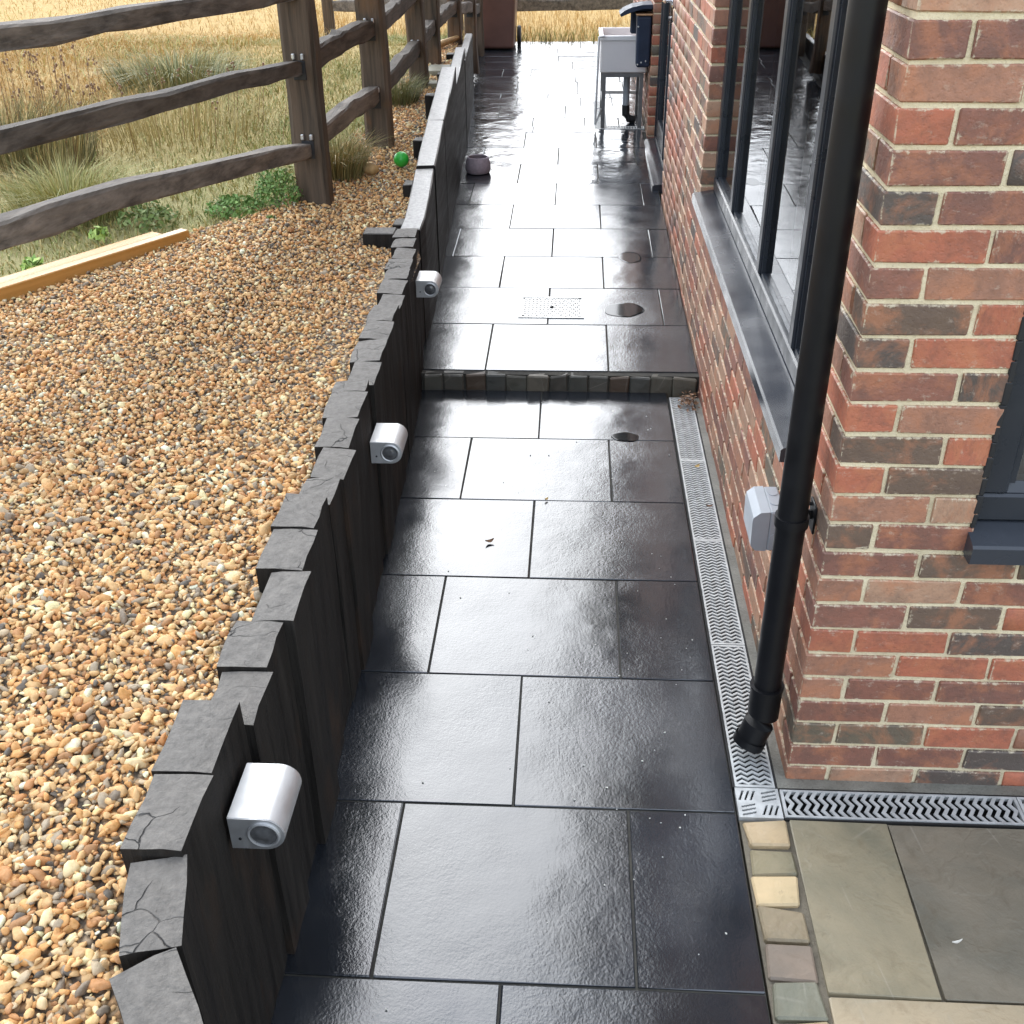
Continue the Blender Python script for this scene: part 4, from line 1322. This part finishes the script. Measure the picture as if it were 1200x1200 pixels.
# fallen leaves and a heap of litter by the step
def leaf(name, loc, L, W_, rz, mat, label, cat='leaf', group='fallen leaves on the paving'):
    n = 7; vs = []; fs = []
    for i in range(n):
        t_ = i / (n - 1); w = W_ * math.sin(math.pi * (0.06 + 0.9 * t_)) * 0.5
        x = L * (t_ - 0.5); z = 0.004 + 0.012 * (t_ - 0.5) ** 2 * 4 * L / 0.05
        vs += [(x, -w, z + 0.003), (x, 0, z), (x, w, z + 0.004)]
    for i in range(n - 1):
        a = i * 3; fs += [(a, a + 1, a + 4, a + 3), (a + 1, a + 2, a + 5, a + 4)]
    m = MB().raw(vs, fs)
    o = m.build(name, mat, loc=loc, rot=(0, 0, rz))
    s = o.modifiers.new('thick', 'SOLIDIFY'); s.thickness = 0.0008
    return tag(o, label, cat, group)
leaf('fallen_leaf', (-0.868, 1.115, 0.001), 0.034, 0.018, 0.5, MAT['leaf_brown'], 'curled brown leaf on the grey slab in the middle of the path')
leaf('fallen_leaf', (-0.672, 1.42, 0.001), 0.018, 0.012, 0.9, MAT['leaf_yellow'], 'tiny pale leaf on a slab joint behind the brown leaf')
leaf('fallen_leaf', (-0.075, 1.70, 0.001), 0.028, 0.016, 0.7, MAT['leaf_yellow'], 'yellow leaf lying on the drain grate nearer the step')
leaf('fallen_leaf', (-0.058, 1.39, 0.001), 0.026, 0.012, 0.1, MAT['leaf_brown'], 'reddish brown leaf lying on the long drain grate')
leaf('fallen_leaf', (0.295, -0.50, 0.002), 0.026, 0.006, 0.3, MAT['leaf_white'], 'thin white scrap on the dark sandstone slab')
m = MB(); rr = random.Random(8)
for i in range(150):
    cx_ = -0.055 + rr.gauss(0, 0.022); cy_ = 2.30 + rr.gauss(0, 0.055)
    if cy_ > 2.378: cy_ = 2.37
    L = rr.uniform(0.008, 0.028); Wd = L * rr.uniform(0.3, 0.6)
    T = Matrix.Translation((min(cx_, -0.006), cy_, 0.004 + rr.random() * 0.028)) @ Matrix.Rotation(rr.uniform(0, 6.3), 4, 'Z') @ Matrix.Rotation(rr.uniform(-.6, .6), 4, 'X') @ Matrix.Rotation(rr.uniform(-.6, .6), 4, 'Y')
    m.raw([(-L / 2, 0, 0), (0, -Wd / 2, 0.001), (L / 2, 0, 0.003), (0, Wd / 2, 0.001), (0, 0, -0.001)], [(0, 1, 4), (1, 2, 4), (2, 3, 4), (3, 0, 4)], T)
tag(m.build('leaf_litter', MAT['leaf_brown']), 'heap of brown leaf litter at the drain end beside the step', 'leaf litter', kind='stuff')

# grit and crumbs washed over the paving
rr = random.Random(19); m = MB()
for i in range(75):
    if rr.random() < 0.65: x, y = rr.uniform(-1.15, -0.16), rr.uniform(-1.0, 2.3)
    else: x, y = rr.gauss(-0.30, 0.12), rr.uniform(-0.9, 2.2)
    if not (-1.17 < x < -0.16): continue
    r_ = rr.choice((0.001, 0.0012, 0.0014, 0.002))
    m.cbox((x, y, r_ * 0.8), (r_ * 2.4, r_ * 1.8, r_ * 1.6), r_ * 0.4, r_ * 0.3, rnd=rr)
tag(m.build('grit', MAT['leaf_white']), 'pale crumbs of grit scattered on the wet slate', 'grit', kind='stuff')

# brown wheelie bin
BY = 10.98; BZ = path_z(BY)
t = empty('wheelie_bin', (-1.49, BY, BZ), 0, 'brown wheeled garden waste bin at the far end of the slate path', 'bin')
m = MB()
def frus(m, x0, x1, y0, y1, z0, X0, X1, Y0, Y1, z1):
    m.raw([(x0, y0, z0), (x1, y0, z0), (x1, y1, z0), (x0, y1, z0), (X0, Y0, z1), (X1, Y0, z1), (X1, Y1, z1), (X0, Y1, z1)], [(3, 2, 1, 0), (4, 5, 6, 7), (0, 1, 5, 4), (1, 2, 6, 5), (2, 3, 7, 6), (3, 0, 4, 7)])
frus(m, -0.205, 0.205, -0.06, 0.40, 0.012, -0.245, 0.245, -0.12, 0.50, 0.95)
bv = m.build('body', MAT['brown_plastic'], t)
bm_ = bv.modifiers.new('round', 'BEVEL'); bm_.width = 0.03; bm_.segments = 3
m = MB().cbox((0, 0.18, 0.975), (0.54, 0.68, 0.05), 0.015); m.cbox((0, 0.19, 1.015), (0.44, 0.56, 0.03), 0.012); m.build('lid', MAT['brown_plastic'], t)
m = MB().tube([(-0.24, 0.56, 0.96), (0.24, 0.56, 0.96)], 0.018, 10); m.build('handle', MAT['brown_plastic'], t)
for s in (-1, 1):
    T = Matrix.Translation((s * 0.245, 0.36, 0.105)) @ Matrix.Rotation(math.pi / 2, 4, 'Y')
    m = MB().lathe([(0.05, -0.022), (0.095, -0.022), (0.105, -0.012), (0.105, 0.012), (0.095, 0.022), (0.05, 0.022)], 24, T); w_ = m.build('wheel', MAT['black_rubber'], t, smooth=True)
    m = MB().lathe([(0.049, -0.015), (0.049, 0.015)], 16, T); m.build('hub', MAT['steel_grey'], w_)

# white ceramic sink on a metal stand against the wall
SY0, SY1 = 7.2, 7.74
zf = path_z(7.2)
t = empty('sink_stand', (-0.21, 7.45, zf), 0, 'grey metal stand with white rails carrying the white sink', 'stand')
to = Vector((-0.21, 7.45, zf))
for x, y in ((-0.355, SY0 + 0.03), (-0.05, SY0 + 0.03), (-0.355, SY1 - 0.03), (-0.05, SY1 - 0.03)):
    m = MB().span((x - 0.016, y - 0.016, path_z(y)), (x + 0.016, y + 0.016, 0.625)); m.v = [tuple(Vector(q) - to) for q in m.v]
    m.build('leg', MAT['steel_grey'], t)
for nm, mt, a, b2 in (('bearer', 'steel_grey', (-0.3385, SY0 + 0.016, 0.592), (-0.0665, SY0 + 0.044, 0.624)), ('bearer', 'steel_grey', (-0.3385, SY1 - 0.044, 0.592), (-0.0665, SY1 - 0.016, 0.624)),
                     ('cross_rail', 'white_plastic', (-0.3385, SY1 - 0.04, 0.38), (-0.0665, SY1 - 0.02, 0.405)), ('cross_rail', 'white_plastic', (-0.368, SY0 + 0.047, 0.38), (-0.345, SY1 - 0.047, 0.405))):
    m = MB().span(a, b2); m.v = [tuple(Vector(q) - to) for q in m.v]; m.build(nm, MAT[mt], t)
t = empty('sink', (-0.2, 7.45, 0.625), 0, 'white rectangular ceramic sink standing against the side brick wall', 'sink')
to = Vector((-0.2, 7.45, 0.625))
x0, x1, z0, z1 = -0.392, -0.012, 0.6255, 0.905
m = MB(); w_ = 0.03
m.cbox(((x0 + x1) / 2, SY0 + w_ / 2, (z0 + z1) / 2), (x1 - x0, w_, z1 - z0), 0.010)
m.cbox(((x0 + x1) / 2, SY1 - w_ / 2, (z0 + z1) / 2), (x1 - x0, w_, z1 - z0), 0.010)
m.cbox((x0 + w_ / 2 + 0.0003, (SY0 + SY1) / 2, (z0 + z1) / 2), (w_, SY1 - SY0 - 0.03, z1 - z0 - 0.002), 0.010)
m.cbox((x1 - w_ / 2 - 0.0003, (SY0 + SY1) / 2, (z0 + z1) / 2), (w_, SY1 - SY0 - 0.03, z1 - z0 - 0.002), 0.010)
m.span((x0 + 0.02, SY0 + 0.02, z0 + 0.003), (x1 - 0.02, SY1 - 0.02, z0 + 0.035))
m.v = [tuple(Vector(q) - to) for q in m.v]; m.build('basin', MAT['ceramic'], t, smooth=False)
m = MB()
m.cbox(((x0 + x1) / 2, SY0 - 0.003, z1 - 0.018), (x1 - x0 + 0.006, 0.012, 0.036), 0.004)
m.cbox((x0 - 0.003, (SY0 + SY1) / 2 + 0.002, z1 - 0.018), (0.012, SY1 - SY0 - 0.004, 0.036), 0.004)
m.v = [tuple(Vector(q) - to) for q in m.v]; m.build('rim', MAT['ceramic_rim'], t)
m = MB().tube([(-0.16, 7.42, 0.624), (-0.16, 7.40, 0.34)], 0.028, 16); m.v = [tuple(Vector(q) - to) for q in m.v]
wp = m.build('waste_pipe', MAT['grey_plastic'], t, smooth=True)
m = MB().tube([(-0.16, 7.40, 0.345), (-0.158, 7.40, 0.27), (-0.13, 7.40, 0.235), (-0.08, 7.41, 0.225)], 0.033, 16); m.v = [tuple(Vector(q) - to) for q in m.v]
m.build('elbow', MAT['black_rubber'], wp, smooth=True)
# white upright hose guide by the sink
m = MB()
m.tube([(-0.418, 7.16, path_z(7.16) + 0.04), (-0.405, 7.16, 0.905)], 0.009, 8)
m.tube([(-0.418, 7.16, path_z(7.16) + 0.17), (-0.372, 7.16, path_z(7.16) + 0.165), (-0.414, 7.16, path_z(7.16) + 0.05)], 0.008, 8)
m.tube([(-0.405, 7.16, 0.9), (-0.36, 7.18, 0.905)], 0.009, 8)
tag(m.build('hose_pipe', MAT['white_plastic'], smooth=True), 'thin white upright pipe at the left edge of the sink', 'pipe')
# far channels by the sink
def far_channel(x0, x1, y0, y1, along, label):
    zc = path_z((y0 + y1) / 2) + 0.003
    t = empty('drain_channel', ((x0 + x1) / 2, (y0 + y1) / 2, zc), 0, label, 'drain', 'slotted drainage channels set in the paving')
    L = (y1 - y0) if along == 'y' else (x1 - x0); Wd = (x1 - x0) if along == 'y' else (y1 - y0)
    link('grate', grate_mesh(L, Wd, 0.022, 0.004, 2), t, (0, -L / 2, 0) if along == 'y' else (L / 2, 0, 0), (0, 0, 0 if along == 'y' else math.pi / 2))
    m = MB().span((-(x1 - x0) / 2 - 0.002, -(y1 - y0) / 2 - 0.002, -0.016), ((x1 - x0) / 2 + 0.002, (y1 - y0) / 2 + 0.002, -0.013)); m.build('channel', MAT['trough_dark'], t)
    t.rotation_euler = (SL, 0, 0)
far_channel(-0.425, -0.315, 7.18, 8.25, 'y', 'pale drain channel running away from the foot of the sink stand')
far_channel(-0.313, -0.008, 7.18, 7.275, 'x', 'short pale drain channel crossing under the front of the sink')

# navy box hung on the wall over the sink
t = empty('wall_box', (-0.02, 7.05, 0.70), 0, 'tall navy blue plastic box with curved lid hung on the wall by the white sink', 'box')
m = MB()
frus(m, -0.092, 0.014, -0.07, 0.07, 0.0, -0.102, 0.014, -0.09, 0.09, 0.375)
o = m.build('body', MAT['navy_plastic'], t); bv = o.modifiers.new('round', 'BEVEL'); bv.width = 0.018; bv.segments = 3
m = MB().cbox((-0.055, 0.17, 0.33), (0.17, 0.06, 0.22), 0.012); m.build('back_panel', MAT['navy_plastic'], t)
m = MB().cbox((-0.046, 0.0, 0.383), (0.125, 0.2, 0.012), 0.004); m.build('rim', MAT['tan_edge'], t)
m = MB()
cur = [(-0.235, 0.385), (-0.20, 0.412), (-0.14, 0.437), (-0.06, 0.452), (0.014, 0.455), (0.014, 0.425), (-0.06, 0.423), (-0.13, 0.405), (-0.19, 0.382), (-0.225, 0.368)]
m.prism(cur, 'y', -0.08, 0.18); m.build('lid', MAT['navy_plastic'], t)
m = MB()
for x, z in ((-0.083, 0.025), (-0.055, 0.04), (-0.02, 0.05), (-0.09, 0.30)): m.tube([(x, -0.082 if z < .1 else -0.094, z), (x, -0.06, z)], 0.006, 8)
m.build('rivet', MAT['bolt_steel'], t)

# a log and two stepping slabs on the far gravel
m = MB().tube([(-1.79, 7.55, 0.775), (-1.72, 7.7, 0.79), (-1.62, 7.95, 0.80)], [0.022, 0.028, 0.02], 10)
tag(m.build('branch', MAT['tan_stone'], smooth=True), 'short brown branch lying on the far gravel beside the fence', 'branch')
for (x, y, w_, d_, lab) in ((-1.64, 6.62, 0.17, 0.30, 'farther grey stepping slab on the gravel between fence and boards'), (-1.60, 6.08, 0.13, 0.14, 'nearer narrow stepping slab on the gravel between fence and boards')):
    m = MB().cbox((0, 0, 0), (w_, d_, 0.04), 0.005, 0.003); o = m.build('stepping_slab', MAT['sandstone'], loc=(x, y, gravel_z(y) + 0.015)); o.color = (0.2, 0.19, 0.14, 1)
    tag(o, lab, 'paving slab', 'stepping slabs on the gravel')

# ------------------------------------------------------------------ gravel
def boundary_x(y):                   # where gravel gives way to grass
    pts = [(-3, -5.2), (0.62, -3.62), (2.6, -2.36), (3.15, -2.0), (4.0, -1.93), (5.2, -1.85), (8.2, -1.80), (12, -1.9)]
    for (ya, xa), (yb, xb) in zip(pts, pts[1:]):
        if y <= yb: return xa + (xb - xa) * (y - ya) / (yb - ya)
    return pts[-1][1]
gb = MB(); n = 40; vs = []; fs = []
for i in range(n + 1):
    y = -2.2 + (8.4 + 2.2) * i / n
    xr = (-1.27 + max(0, -1.0 - y) * 0.42) if y < 2.7 else wall_x(y) - 0.05
    xl_ = max(boundary_x(y), -4.2) - 0.06
    for q in range(7):
        xx_ = xl_ + (xr - xl_) * q / 6
        vs.append((xx_, y, gravel_h(xx_, y) + 0.0005))
for i in range(n):
    for q in range(6): fs.append((i * 7 + q, i * 7 + q + 1, i * 7 + 8 + q, i * 7 + 7 + q))
gb.raw(vs, fs)
tag(gb.build('gravel_bed', MAT['gravel_bed']), kind='structure')
def gravel():
    cells = []
    y = -1.75
    while y < 8.3:
        step_ = 0.0136 if y < 1.2 else (0.0155 if y < 4 else 0.0185)
        xr = (-1.284 + max(0, -0.97 - y) * 0.8) if y < 2.7 else wall_x(y) - 0.10
        x_l = max(boundary_x(y), -4.0) - rng.uniform(0, 0.05)
        # keep to what the camera or a step to its side could see
        x_l = max(x_l, -0.6 - (y + 2.6) * 0.62 - 0.30)
        xs_ = np.arange(x_l, xr, step_)
        xs_ = xs_ + rng.uniform(-0.5, 0.5, len(xs_)) * step_
        ys_ = y + rng.uniform(-0.5, 0.5, len(xs_)) * step_
        cells.append(np.stack([xs_, ys_], 1))
        y += step_
    P = np.concatenate(cells)
    low = np.zeros(len(P), dtype=bool)
    P2 = P[rng.uniform(size=len(P)) < 0.75] + rng.uniform(-0.011, 0.011, (1, 2)) + 0.006
    low = np.concatenate([low, np.ones(len(P2), dtype=bool)])
    P = np.concatenate([P, P2])
    n = len(P)
    size = np.clip(rng.lognormal(math.log(0.0080), 0.36, n), 0.0042, 0.0185)
    dims = np.stack([size * rng.uniform(0.95, 1.45, n), size * rng.uniform(0.75, 1.05, n), size * rng.uniform(0.42, 0.75, n)], 1)
    # pebbles near the sleeper tops stay off them
    lim = np.where(P[:, 1] < 2.7, np.where(P[:, 1] < -0.9, -1.296 + np.maximum(0, -0.97 - P[:, 1]) * 0.30 + np.maximum(0, -1.16 - P[:, 1]) * 0.45, -1.286 - 0.036 * np.maximum(0, P[:, 1])), -1.272 - 0.0445 * (P[:, 1] - 2.43) - 0.088)
    keep = P[:, 0] + size * 0.6 < lim - 0.004 + rng.uniform(-0.006, 0.004, n)
    # clear of the cross piece
    keep &= ~((P[:, 0] > -1.58) & (np.abs(P[:, 1] - 2.745) < 0.06))
    P, dims, size, low = P[keep], dims[keep], size[keep], low[keep]; n = len(P)
    z = np.array([gravel_h(xx, yy) for xx, yy in P]) + np.where(low, rng.uniform(-0.002, 0.004, n), rng.uniform(0.001, 0.0105, n))
    # falls into the angle behind the bent end
    pal = np.array([(0.50, 0.27, 0.10), (0.58, 0.38, 0.19), (0.46, 0.30, 0.15), (0.66, 0.52, 0.34), (0.34, 0.17, 0.07), (0.42, 0.20, 0.075), (0.27, 0.23, 0.19), (0.16, 0.13, 0.11), (0.06, 0.055, 0.055), (0.72, 0.66, 0.55), (0.40, 0.33, 0.25)])
    w = np.array([0.17, 0.18, 0.16, 0.13, 0.08, 0.07, 0.06, 0.045, 0.03, 0.035, 0.04]); w /= w.sum()
    pal = pal * np.array([1.40, 1.28, 1.02])
    col = pal[rng.choice(len(pal), n, p=w)] * rng.uniform(0.82, 1.15, (n, 1))
    col = np.clip(col, 0.02, 0.85)
    ang = rng.uniform(0, 2 * math.pi, (n, 3)); ang[:, 0] = rng.normal(0, 0.45, n); ang[:, 1] = rng.normal(0, 0.45, n)
    cx, sx = np.cos(ang[:, 0]), np.sin(ang[:, 0]); cy, sy = np.cos(ang[:, 1]), np.sin(ang[:, 1]); cz, sz = np.cos(ang[:, 2]), np.sin(ang[:, 2])
    Rm = np.empty((n, 3, 3))
    Rm[:, 0, 0] = cz * cy; Rm[:, 0, 1] = cz * sy * sx - sz * cx; Rm[:, 0, 2] = cz * sy * cx + sz * sx
    Rm[:, 1, 0] = sz * cy; Rm[:, 1, 1] = sz * sy * sx + cz * cx; Rm[:, 1, 2] = sz * sy * cx - cz * sx
    Rm[:, 2, 0] = -sy; Rm[:, 2, 1] = cy * sx; Rm[:, 2, 2] = cy * cx
    res = []
    for near in (True, False):
        sel = np.where(((P[:, 1] < 0.6) & ~low) == near)[0]
        bv_, bf_ = icosphere(2 if near else 1)
        vars_ = []
        for _ in range(14):
            d = np.ones(len(bv_))
            for _k in range(4):
                a = rng.normal(size=3); a /= np.linalg.norm(a)
                d += 0.19 * np.sin(bv_ @ a * rng.uniform(1.5, 3.2) + rng.uniform(0, 6))
            for _k in range(5):        # a few flat broken faces
                a = rng.normal(size=3); a /= np.linalg.norm(a)
                dd = bv_ @ a; cut = rng.uniform(0.42, 0.78)
                d = np.where(dd * d > cut, cut / np.maximum(dd, 1e-3), d)
            vars_.append(bv_ * d[:, None])
        vars_ = np.array(vars_)
        vi = rng.integers(0, 14, len(sel))
        V = vars_[vi] * dims[sel][:, None, :]
        V = np.einsum('nij,nkj->nki', Rm[sel], V) + np.concatenate([P[sel], z[sel][:, None]], 1)[:, None, :]
        nvv = len(bv_)
        F = bf_[None] + (np.arange(len(sel)) * nvv)[:, None, None]
        C = np.repeat(col[sel][:, None, :], nvv, 1)
        res.append((V.reshape(-1, 3), F.reshape(-1, 3), C.reshape(-1, 3)))
    off = len(res[0][0])
    me = np_mesh('gravel', np.concatenate([res[0][0], res[1][0]]), np.concatenate([res[0][1], res[1][1] + off]), MAT['pebble'], np.concatenate([res[0][2], res[1][2]]), True)
    print('pebbles', n, 'tris', len(me.polygons))
    return me
tag(link('gravel', gravel()), 'tan and brown flint gravel filling the strip beside the sleepers', 'gravel', kind='stuff')

# ------------------------------------------------------------------ grass and plants
def blades(P, h, w, lean, col, seed=0, tipcol=None):
    """P (n,3) roots; returns arrays of bent two-segment blades"""
    r = np.random.default_rng(seed); n = len(P)
    th = r.uniform(0, 2 * math.pi, n); d = np.stack([np.cos(th), np.sin(th), np.zeros(n)], 1)
    ph = r.uniform(0, 2 * math.pi, n); s = np.stack([np.cos(ph), np.sin(ph), np.zeros(n)], 1)
    up = np.array([0, 0, 1.0])
    ln = lean * r.uniform(0.3, 1.3, n)
    m1 = P + d * (h * ln * 0.3)[:, None] + up * (h * 0.55)[:, None]
    m2 = P + d * (h * ln)[:, None] + up * (h * (1 - 0.35 * ln))[:, None]
    W = w[:, None] * s
    V = np.stack([P - W, P + W, m1 - W * 0.8, m1 + W * 0.8, m2], 1)
    F = np.array([[0, 1, 3], [0, 3, 2], [2, 3, 4]])[None] + (np.arange(n) * 5)[:, None, None]
    tc = col if tipcol is None else tipcol
    C = np.stack([col * 0.85, col * 0.85, col, col, tc], 1)
    return V.reshape(-1, 3), F.reshape(-1, 3), C.reshape(-1, 3)
straw = np.array([(0.52, 0.41, 0.17), (0.58, 0.47, 0.21), (0.46, 0.37, 0.15), (0.40, 0.33, 0.13)])
green = np.array([(0.27, 0.29, 0.095), (0.34, 0.33, 0.12), (0.40, 0.365, 0.14), (0.22, 0.25, 0.085)])
gold = np.array([(0.60, 0.41, 0.17), (0.54, 0.355, 0.14), (0.66, 0.47, 0.21), (0.48, 0.315, 0.125)])
def field():
    out = []
    N = 70000
    y = rng.uniform(0.3, 9.5, N) ; dx = rng.uniform(0, 1, N) ** 1.25 * 4.2
    bx_ = np.array([boundary_x(v_) for v_ in y])
    x = bx_ - dx + 0.02
    k = (x > -0.6 - (y + 2.1) * 0.60 - 0.5)
    x, y, dx = x[k], y[k], dx[k]; n = len(x)
    z = np.array([gravel_z(v_) for v_ in y]) - 0.02
    patch = np.sin(x * 2.1 + y * 1.3) + np.sin(x * 1.1 - y * 2.4 + 1.0) + np.sin(y * 3.1 + x * 0.4)
    g = np.clip(0.62 - 0.20 * (dx - 1.0) + 0.16 * patch - 0.03 * (y - 3), 0.08, 0.92)
    isg = rng.uniform(size=n) < g
    c = np.where(isg[:, None], green[rng.integers(0, 4, n)], np.where((dx > 2)[:, None], gold[rng.integers(0, 4, n)], straw[rng.integers(0, 4, n)])) * rng.uniform(0.85, 1.15, (n, 1))
    h = rng.uniform(0.03, 0.075, n) * (1 + 0.45 * np.clip(dx - 1.6, 0, 2)) * (1 + 0.22 * patch)
    h = np.clip(h, 0.02, 0.22)
    out.append(blades(np.stack([x, y, z], 1), h, rng.uniform(0.0016, 0.0036, n), 1.05, c, 1))
    # farther field
    N = 42000
    y = rng.uniform(0, 1, N) ** 1.5 * 20 + 3; x = -3.5 - rng.uniform(0, 1, N) ** 1.2 * 13
    k = (x > -0.6 - (y + 2.1) * 0.56 - 0.6) & (x < -2.2 - 0.05 * y)
    x, y = x[k], y[k]; n = len(x)
    z = np.array([ground_z(a, b_) if b_ > 11.5 else gravel_z(b_) for a, b_ in zip(x, y)]) - 0.02
    c = gold[rng.integers(0, 4, n)] * rng.uniform(0.8, 1.2, (n, 1))
    g2 = (np.sin(x * 0.9 + 0.7 * y) + np.sin(y * 0.8 - 0.4 * x) + rng.normal(0, 0.8, n)) > 2.0
    c = np.where(g2[:, None], green[2] * 1.3, c)
    out.append(blades(np.stack([x, y, z], 1), rng.uniform(0.05, 0.15, n), rng.uniform(0.003, 0.006, n), 0.9, c, 2))
    # behind the back fence
    N = 16000
    y = 11.53 + rng.uniform(0, 1, N) ** 1.6 * 12; x = rng.uniform(-4.5, 2.2, N)
    z = np.array([ground_z(a, b_) for a, b_ in zip(x, y)]) - 0.01
    near = np.clip(1 - (y - 11.5) / 1.0, 0, 1)
    isg = rng.uniform(size=N) < near * 0.75
    c = np.where(isg[:, None], green[rng.integers(0, 4, N)], gold[rng.integers(0, 4, N)]) * rng.uniform(0.85, 1.2, (N, 1))
    out.append(blades(np.stack([x, y, z], 1), rng.uniform(0.06, 0.2, N), rng.uniform(0.002, 0.005, N), 0.6, c, 3))
    V, F, C = [], [], []; o_ = 0
    for v_, f_, c_ in out:
        V.append(v_); F.append(f_ + o_); C.append(c_); o_ += len(v_)
    return np_mesh('grass', np.concatenate(V), np.concatenate(F), MAT['grass'], np.concatenate(C))
tag(link('grass', field()), 'dry golden and olive meadow grass beyond the fence', 'grass', kind='stuff')

def tuft(x, y, r, n, h, cols, lean, seed, label, seeds=0, sx=1.0):
    q = np.random.default_rng(seed)
    a = q.uniform(0, 2 * math.pi, n); rad = r * np.sqrt(q.uniform(0, 1, n))
    P = np.stack([np.cos(a) * rad * sx, np.sin(a) * rad, np.full(n, -0.02)], 1)
    c = np.array(cols)[q.integers(0, len(cols), n)] * q.uniform(0.8, 1.2, (n, 1))
    hh = h * q.uniform(0.45, 1.0, n)
    v_, f_, c_ = blades(P, hh, q.uniform(0.0013, 0.003, n), lean, c, seed)
    t = empty('grass_tuft', (x, y, gravel_z(y)), 0, label, 'grass tuft', 'grass tufts along the fence')
    o = link('blades', np_mesh('blades', v_, f_, MAT['grass'], c_), t); 
    if seeds:
        m = MB()
        for i in range(seeds):
            a_, rr_ = q.uniform(0, 6.28), r * 1.15 * math.sqrt(q.uniform())
            px, py, ht = math.cos(a_) * rr_ * sx, math.sin(a_) * rr_, h * q.uniform(0.75, 1.3)
            m.tube([(px, py, 0), (px * 1.1, py * 1.1, ht)], [0.0016, 0.0012], 4)
            for _ in range(3):
                e = (px * 1.1 + q.normal(0, 0.008), py * 1.1 + q.normal(0, 0.008), ht - q.uniform(0, 0.05))
                m.tube([e, (e[0], e[1], e[2] + 0.012)], [(0.006, 0.006), (0.005, 0.005)], 5)
        m.build('seed_heads', MAT['leaf_brown'], t)['kind'] = 'stuff'
    return t
tuft(-1.86, 3.72, 0.13, 1100, 0.30, [(0.20, 0.19, 0.07), (0.42, 0.31, 0.13), (0.30, 0.25, 0.10)], 0.9, 41, 'large drooping green and straw grass tuft between the first two fence posts')
tuft(-1.80, 5.55, 0.16, 900, 0.26, [(0.13, 0.15, 0.06), (0.22, 0.21, 0.09), (0.30, 0.26, 0.11)], 0.9, 42, 'dark green grass tuft at the foot of the third fence post', sx=0.8)
tuft(-3.02, 2.95, 0.22, 1300, 0.36, [(0.27, 0.28, 0.10), (0.46, 0.39, 0.16), (0.36, 0.34, 0.13)], 0.95, 43, 'tall pale green grass clump behind the lowest rail at the left')
tuft(-3.75, 3.9, 0.38, 1300, 0.50, [(0.24, 0.22, 0.09), (0.46, 0.36, 0.16), (0.15, 0.14, 0.06)], 0.55, 44, 'tall weedy clump with dark seed heads at the left of the field', 60, 1.2)
tuft(-3.55, 6.2, 0.45, 1500, 0.34, [(0.17, 0.19, 0.09), (0.25, 0.25, 0.12), (0.42, 0.36, 0.17)], 1.1, 45, 'grey green grass clump in the field between top and middle rail')
tuft(-3.1, 4.6, 0.5, 500, 0.34, [(0.36, 0.29, 0.12), (0.46, 0.36, 0.16)], 0.5, 46, 'sparse straw coloured stems with dark seed heads in the field', 26, 1.4)
def leafy(x, y, r, n, h, cols, seed, label, ls=0.022):
    q = np.random.default_rng(seed)
    V, F, C = [], [], []; o_ = 0
    for i in range(n):
        d = q.normal(size=3); d[2] = abs(d[2]) * 0.9 + 0.1; d /= np.linalg.norm(d)
        c = d * np.array([r, r, h]) * q.uniform(0.35, 1.0) ** 0.5
        u = q.normal(size=3); u /= np.linalg.norm(u); w = np.cross(u, d + 0.3 * q.normal(size=3)); w /= np.linalg.norm(w) + 1e-6
        L = ls * q.uniform(0.6, 1.3); B = L * 0.5
        V.append(np.array([c - u * L, c - w * B + d * 0.003, c + u * L, c + w * B + d * 0.003])); F.append(np.array([[0, 1, 2], [0, 2, 3]]) + o_)
        C.append(np.tile(np.array(cols[q.integers(0, len(cols))]) * q.uniform(0.8, 1.25), (4, 1))); o_ += 4
    t = empty('weed', (x, y, gravel_z(y) - 0.01), 0, label, 'plant', 'green weeds at the gravel edge')
    link('leaves', np_mesh('leaves', np.concatenate(V), np.concatenate(F), MAT['grass'], np.concatenate(C)), t)
    m = MB()
    for i in range(7):
        a_ = q.uniform(0, 6.28); m.tube([(0, 0, 0), (math.cos(a_) * r * .3, math.sin(a_) * r * .3, h * .5), (math.cos(a_) * r * .7, math.sin(a_) * r * .7, h * .85)], [0.003, 0.0025, 0.0015], 5)
    m.build('stem', MAT['grass_stem'], t)
plain('grass_stem', (0.12, 0.15, 0.05), 0.6)
G1 = [(0.16, 0.27, 0.075), (0.22, 0.33, 0.10), (0.11, 0.20, 0.05)]
G2 = [(0.36, 0.50, 0.12), (0.42, 0.55, 0.16), (0.24, 0.38, 0.10)]
leafy(-2.05, 3.18, 0.13, 1000, 0.19, G1, 51, 'bushy mid green weed at the foot of the nearest fence post', 0.011)
leafy(-2.24, 3.04, 0.15, 520, 0.08, G1, 52, 'low green weed on the gravel edge left of the bushy weed', 0.014)
leafy(-2.87, 2.20, 0.055, 60, 0.06, G2, 53, 'bright lime green leafy weed beside the timber planks', 0.024)
leafy(-2.75, 2.62, 0.05, 50, 0.06, G2, 54, 'lime green leafy weed farther from the planks', 0.022)
leafy(-2.6, 2.85, 0.16, 300, 0.10, [(0.14, 0.20, 0.06), (0.2, 0.24, 0.09)], 55, 'spreading dull green weeds between planks and fence', 0.016)
leafy(-2.02, 2.90, 0.03, 60, 0.035, G1, 56, 'tiny green seedling alone on the gravel before the first post', 0.010)
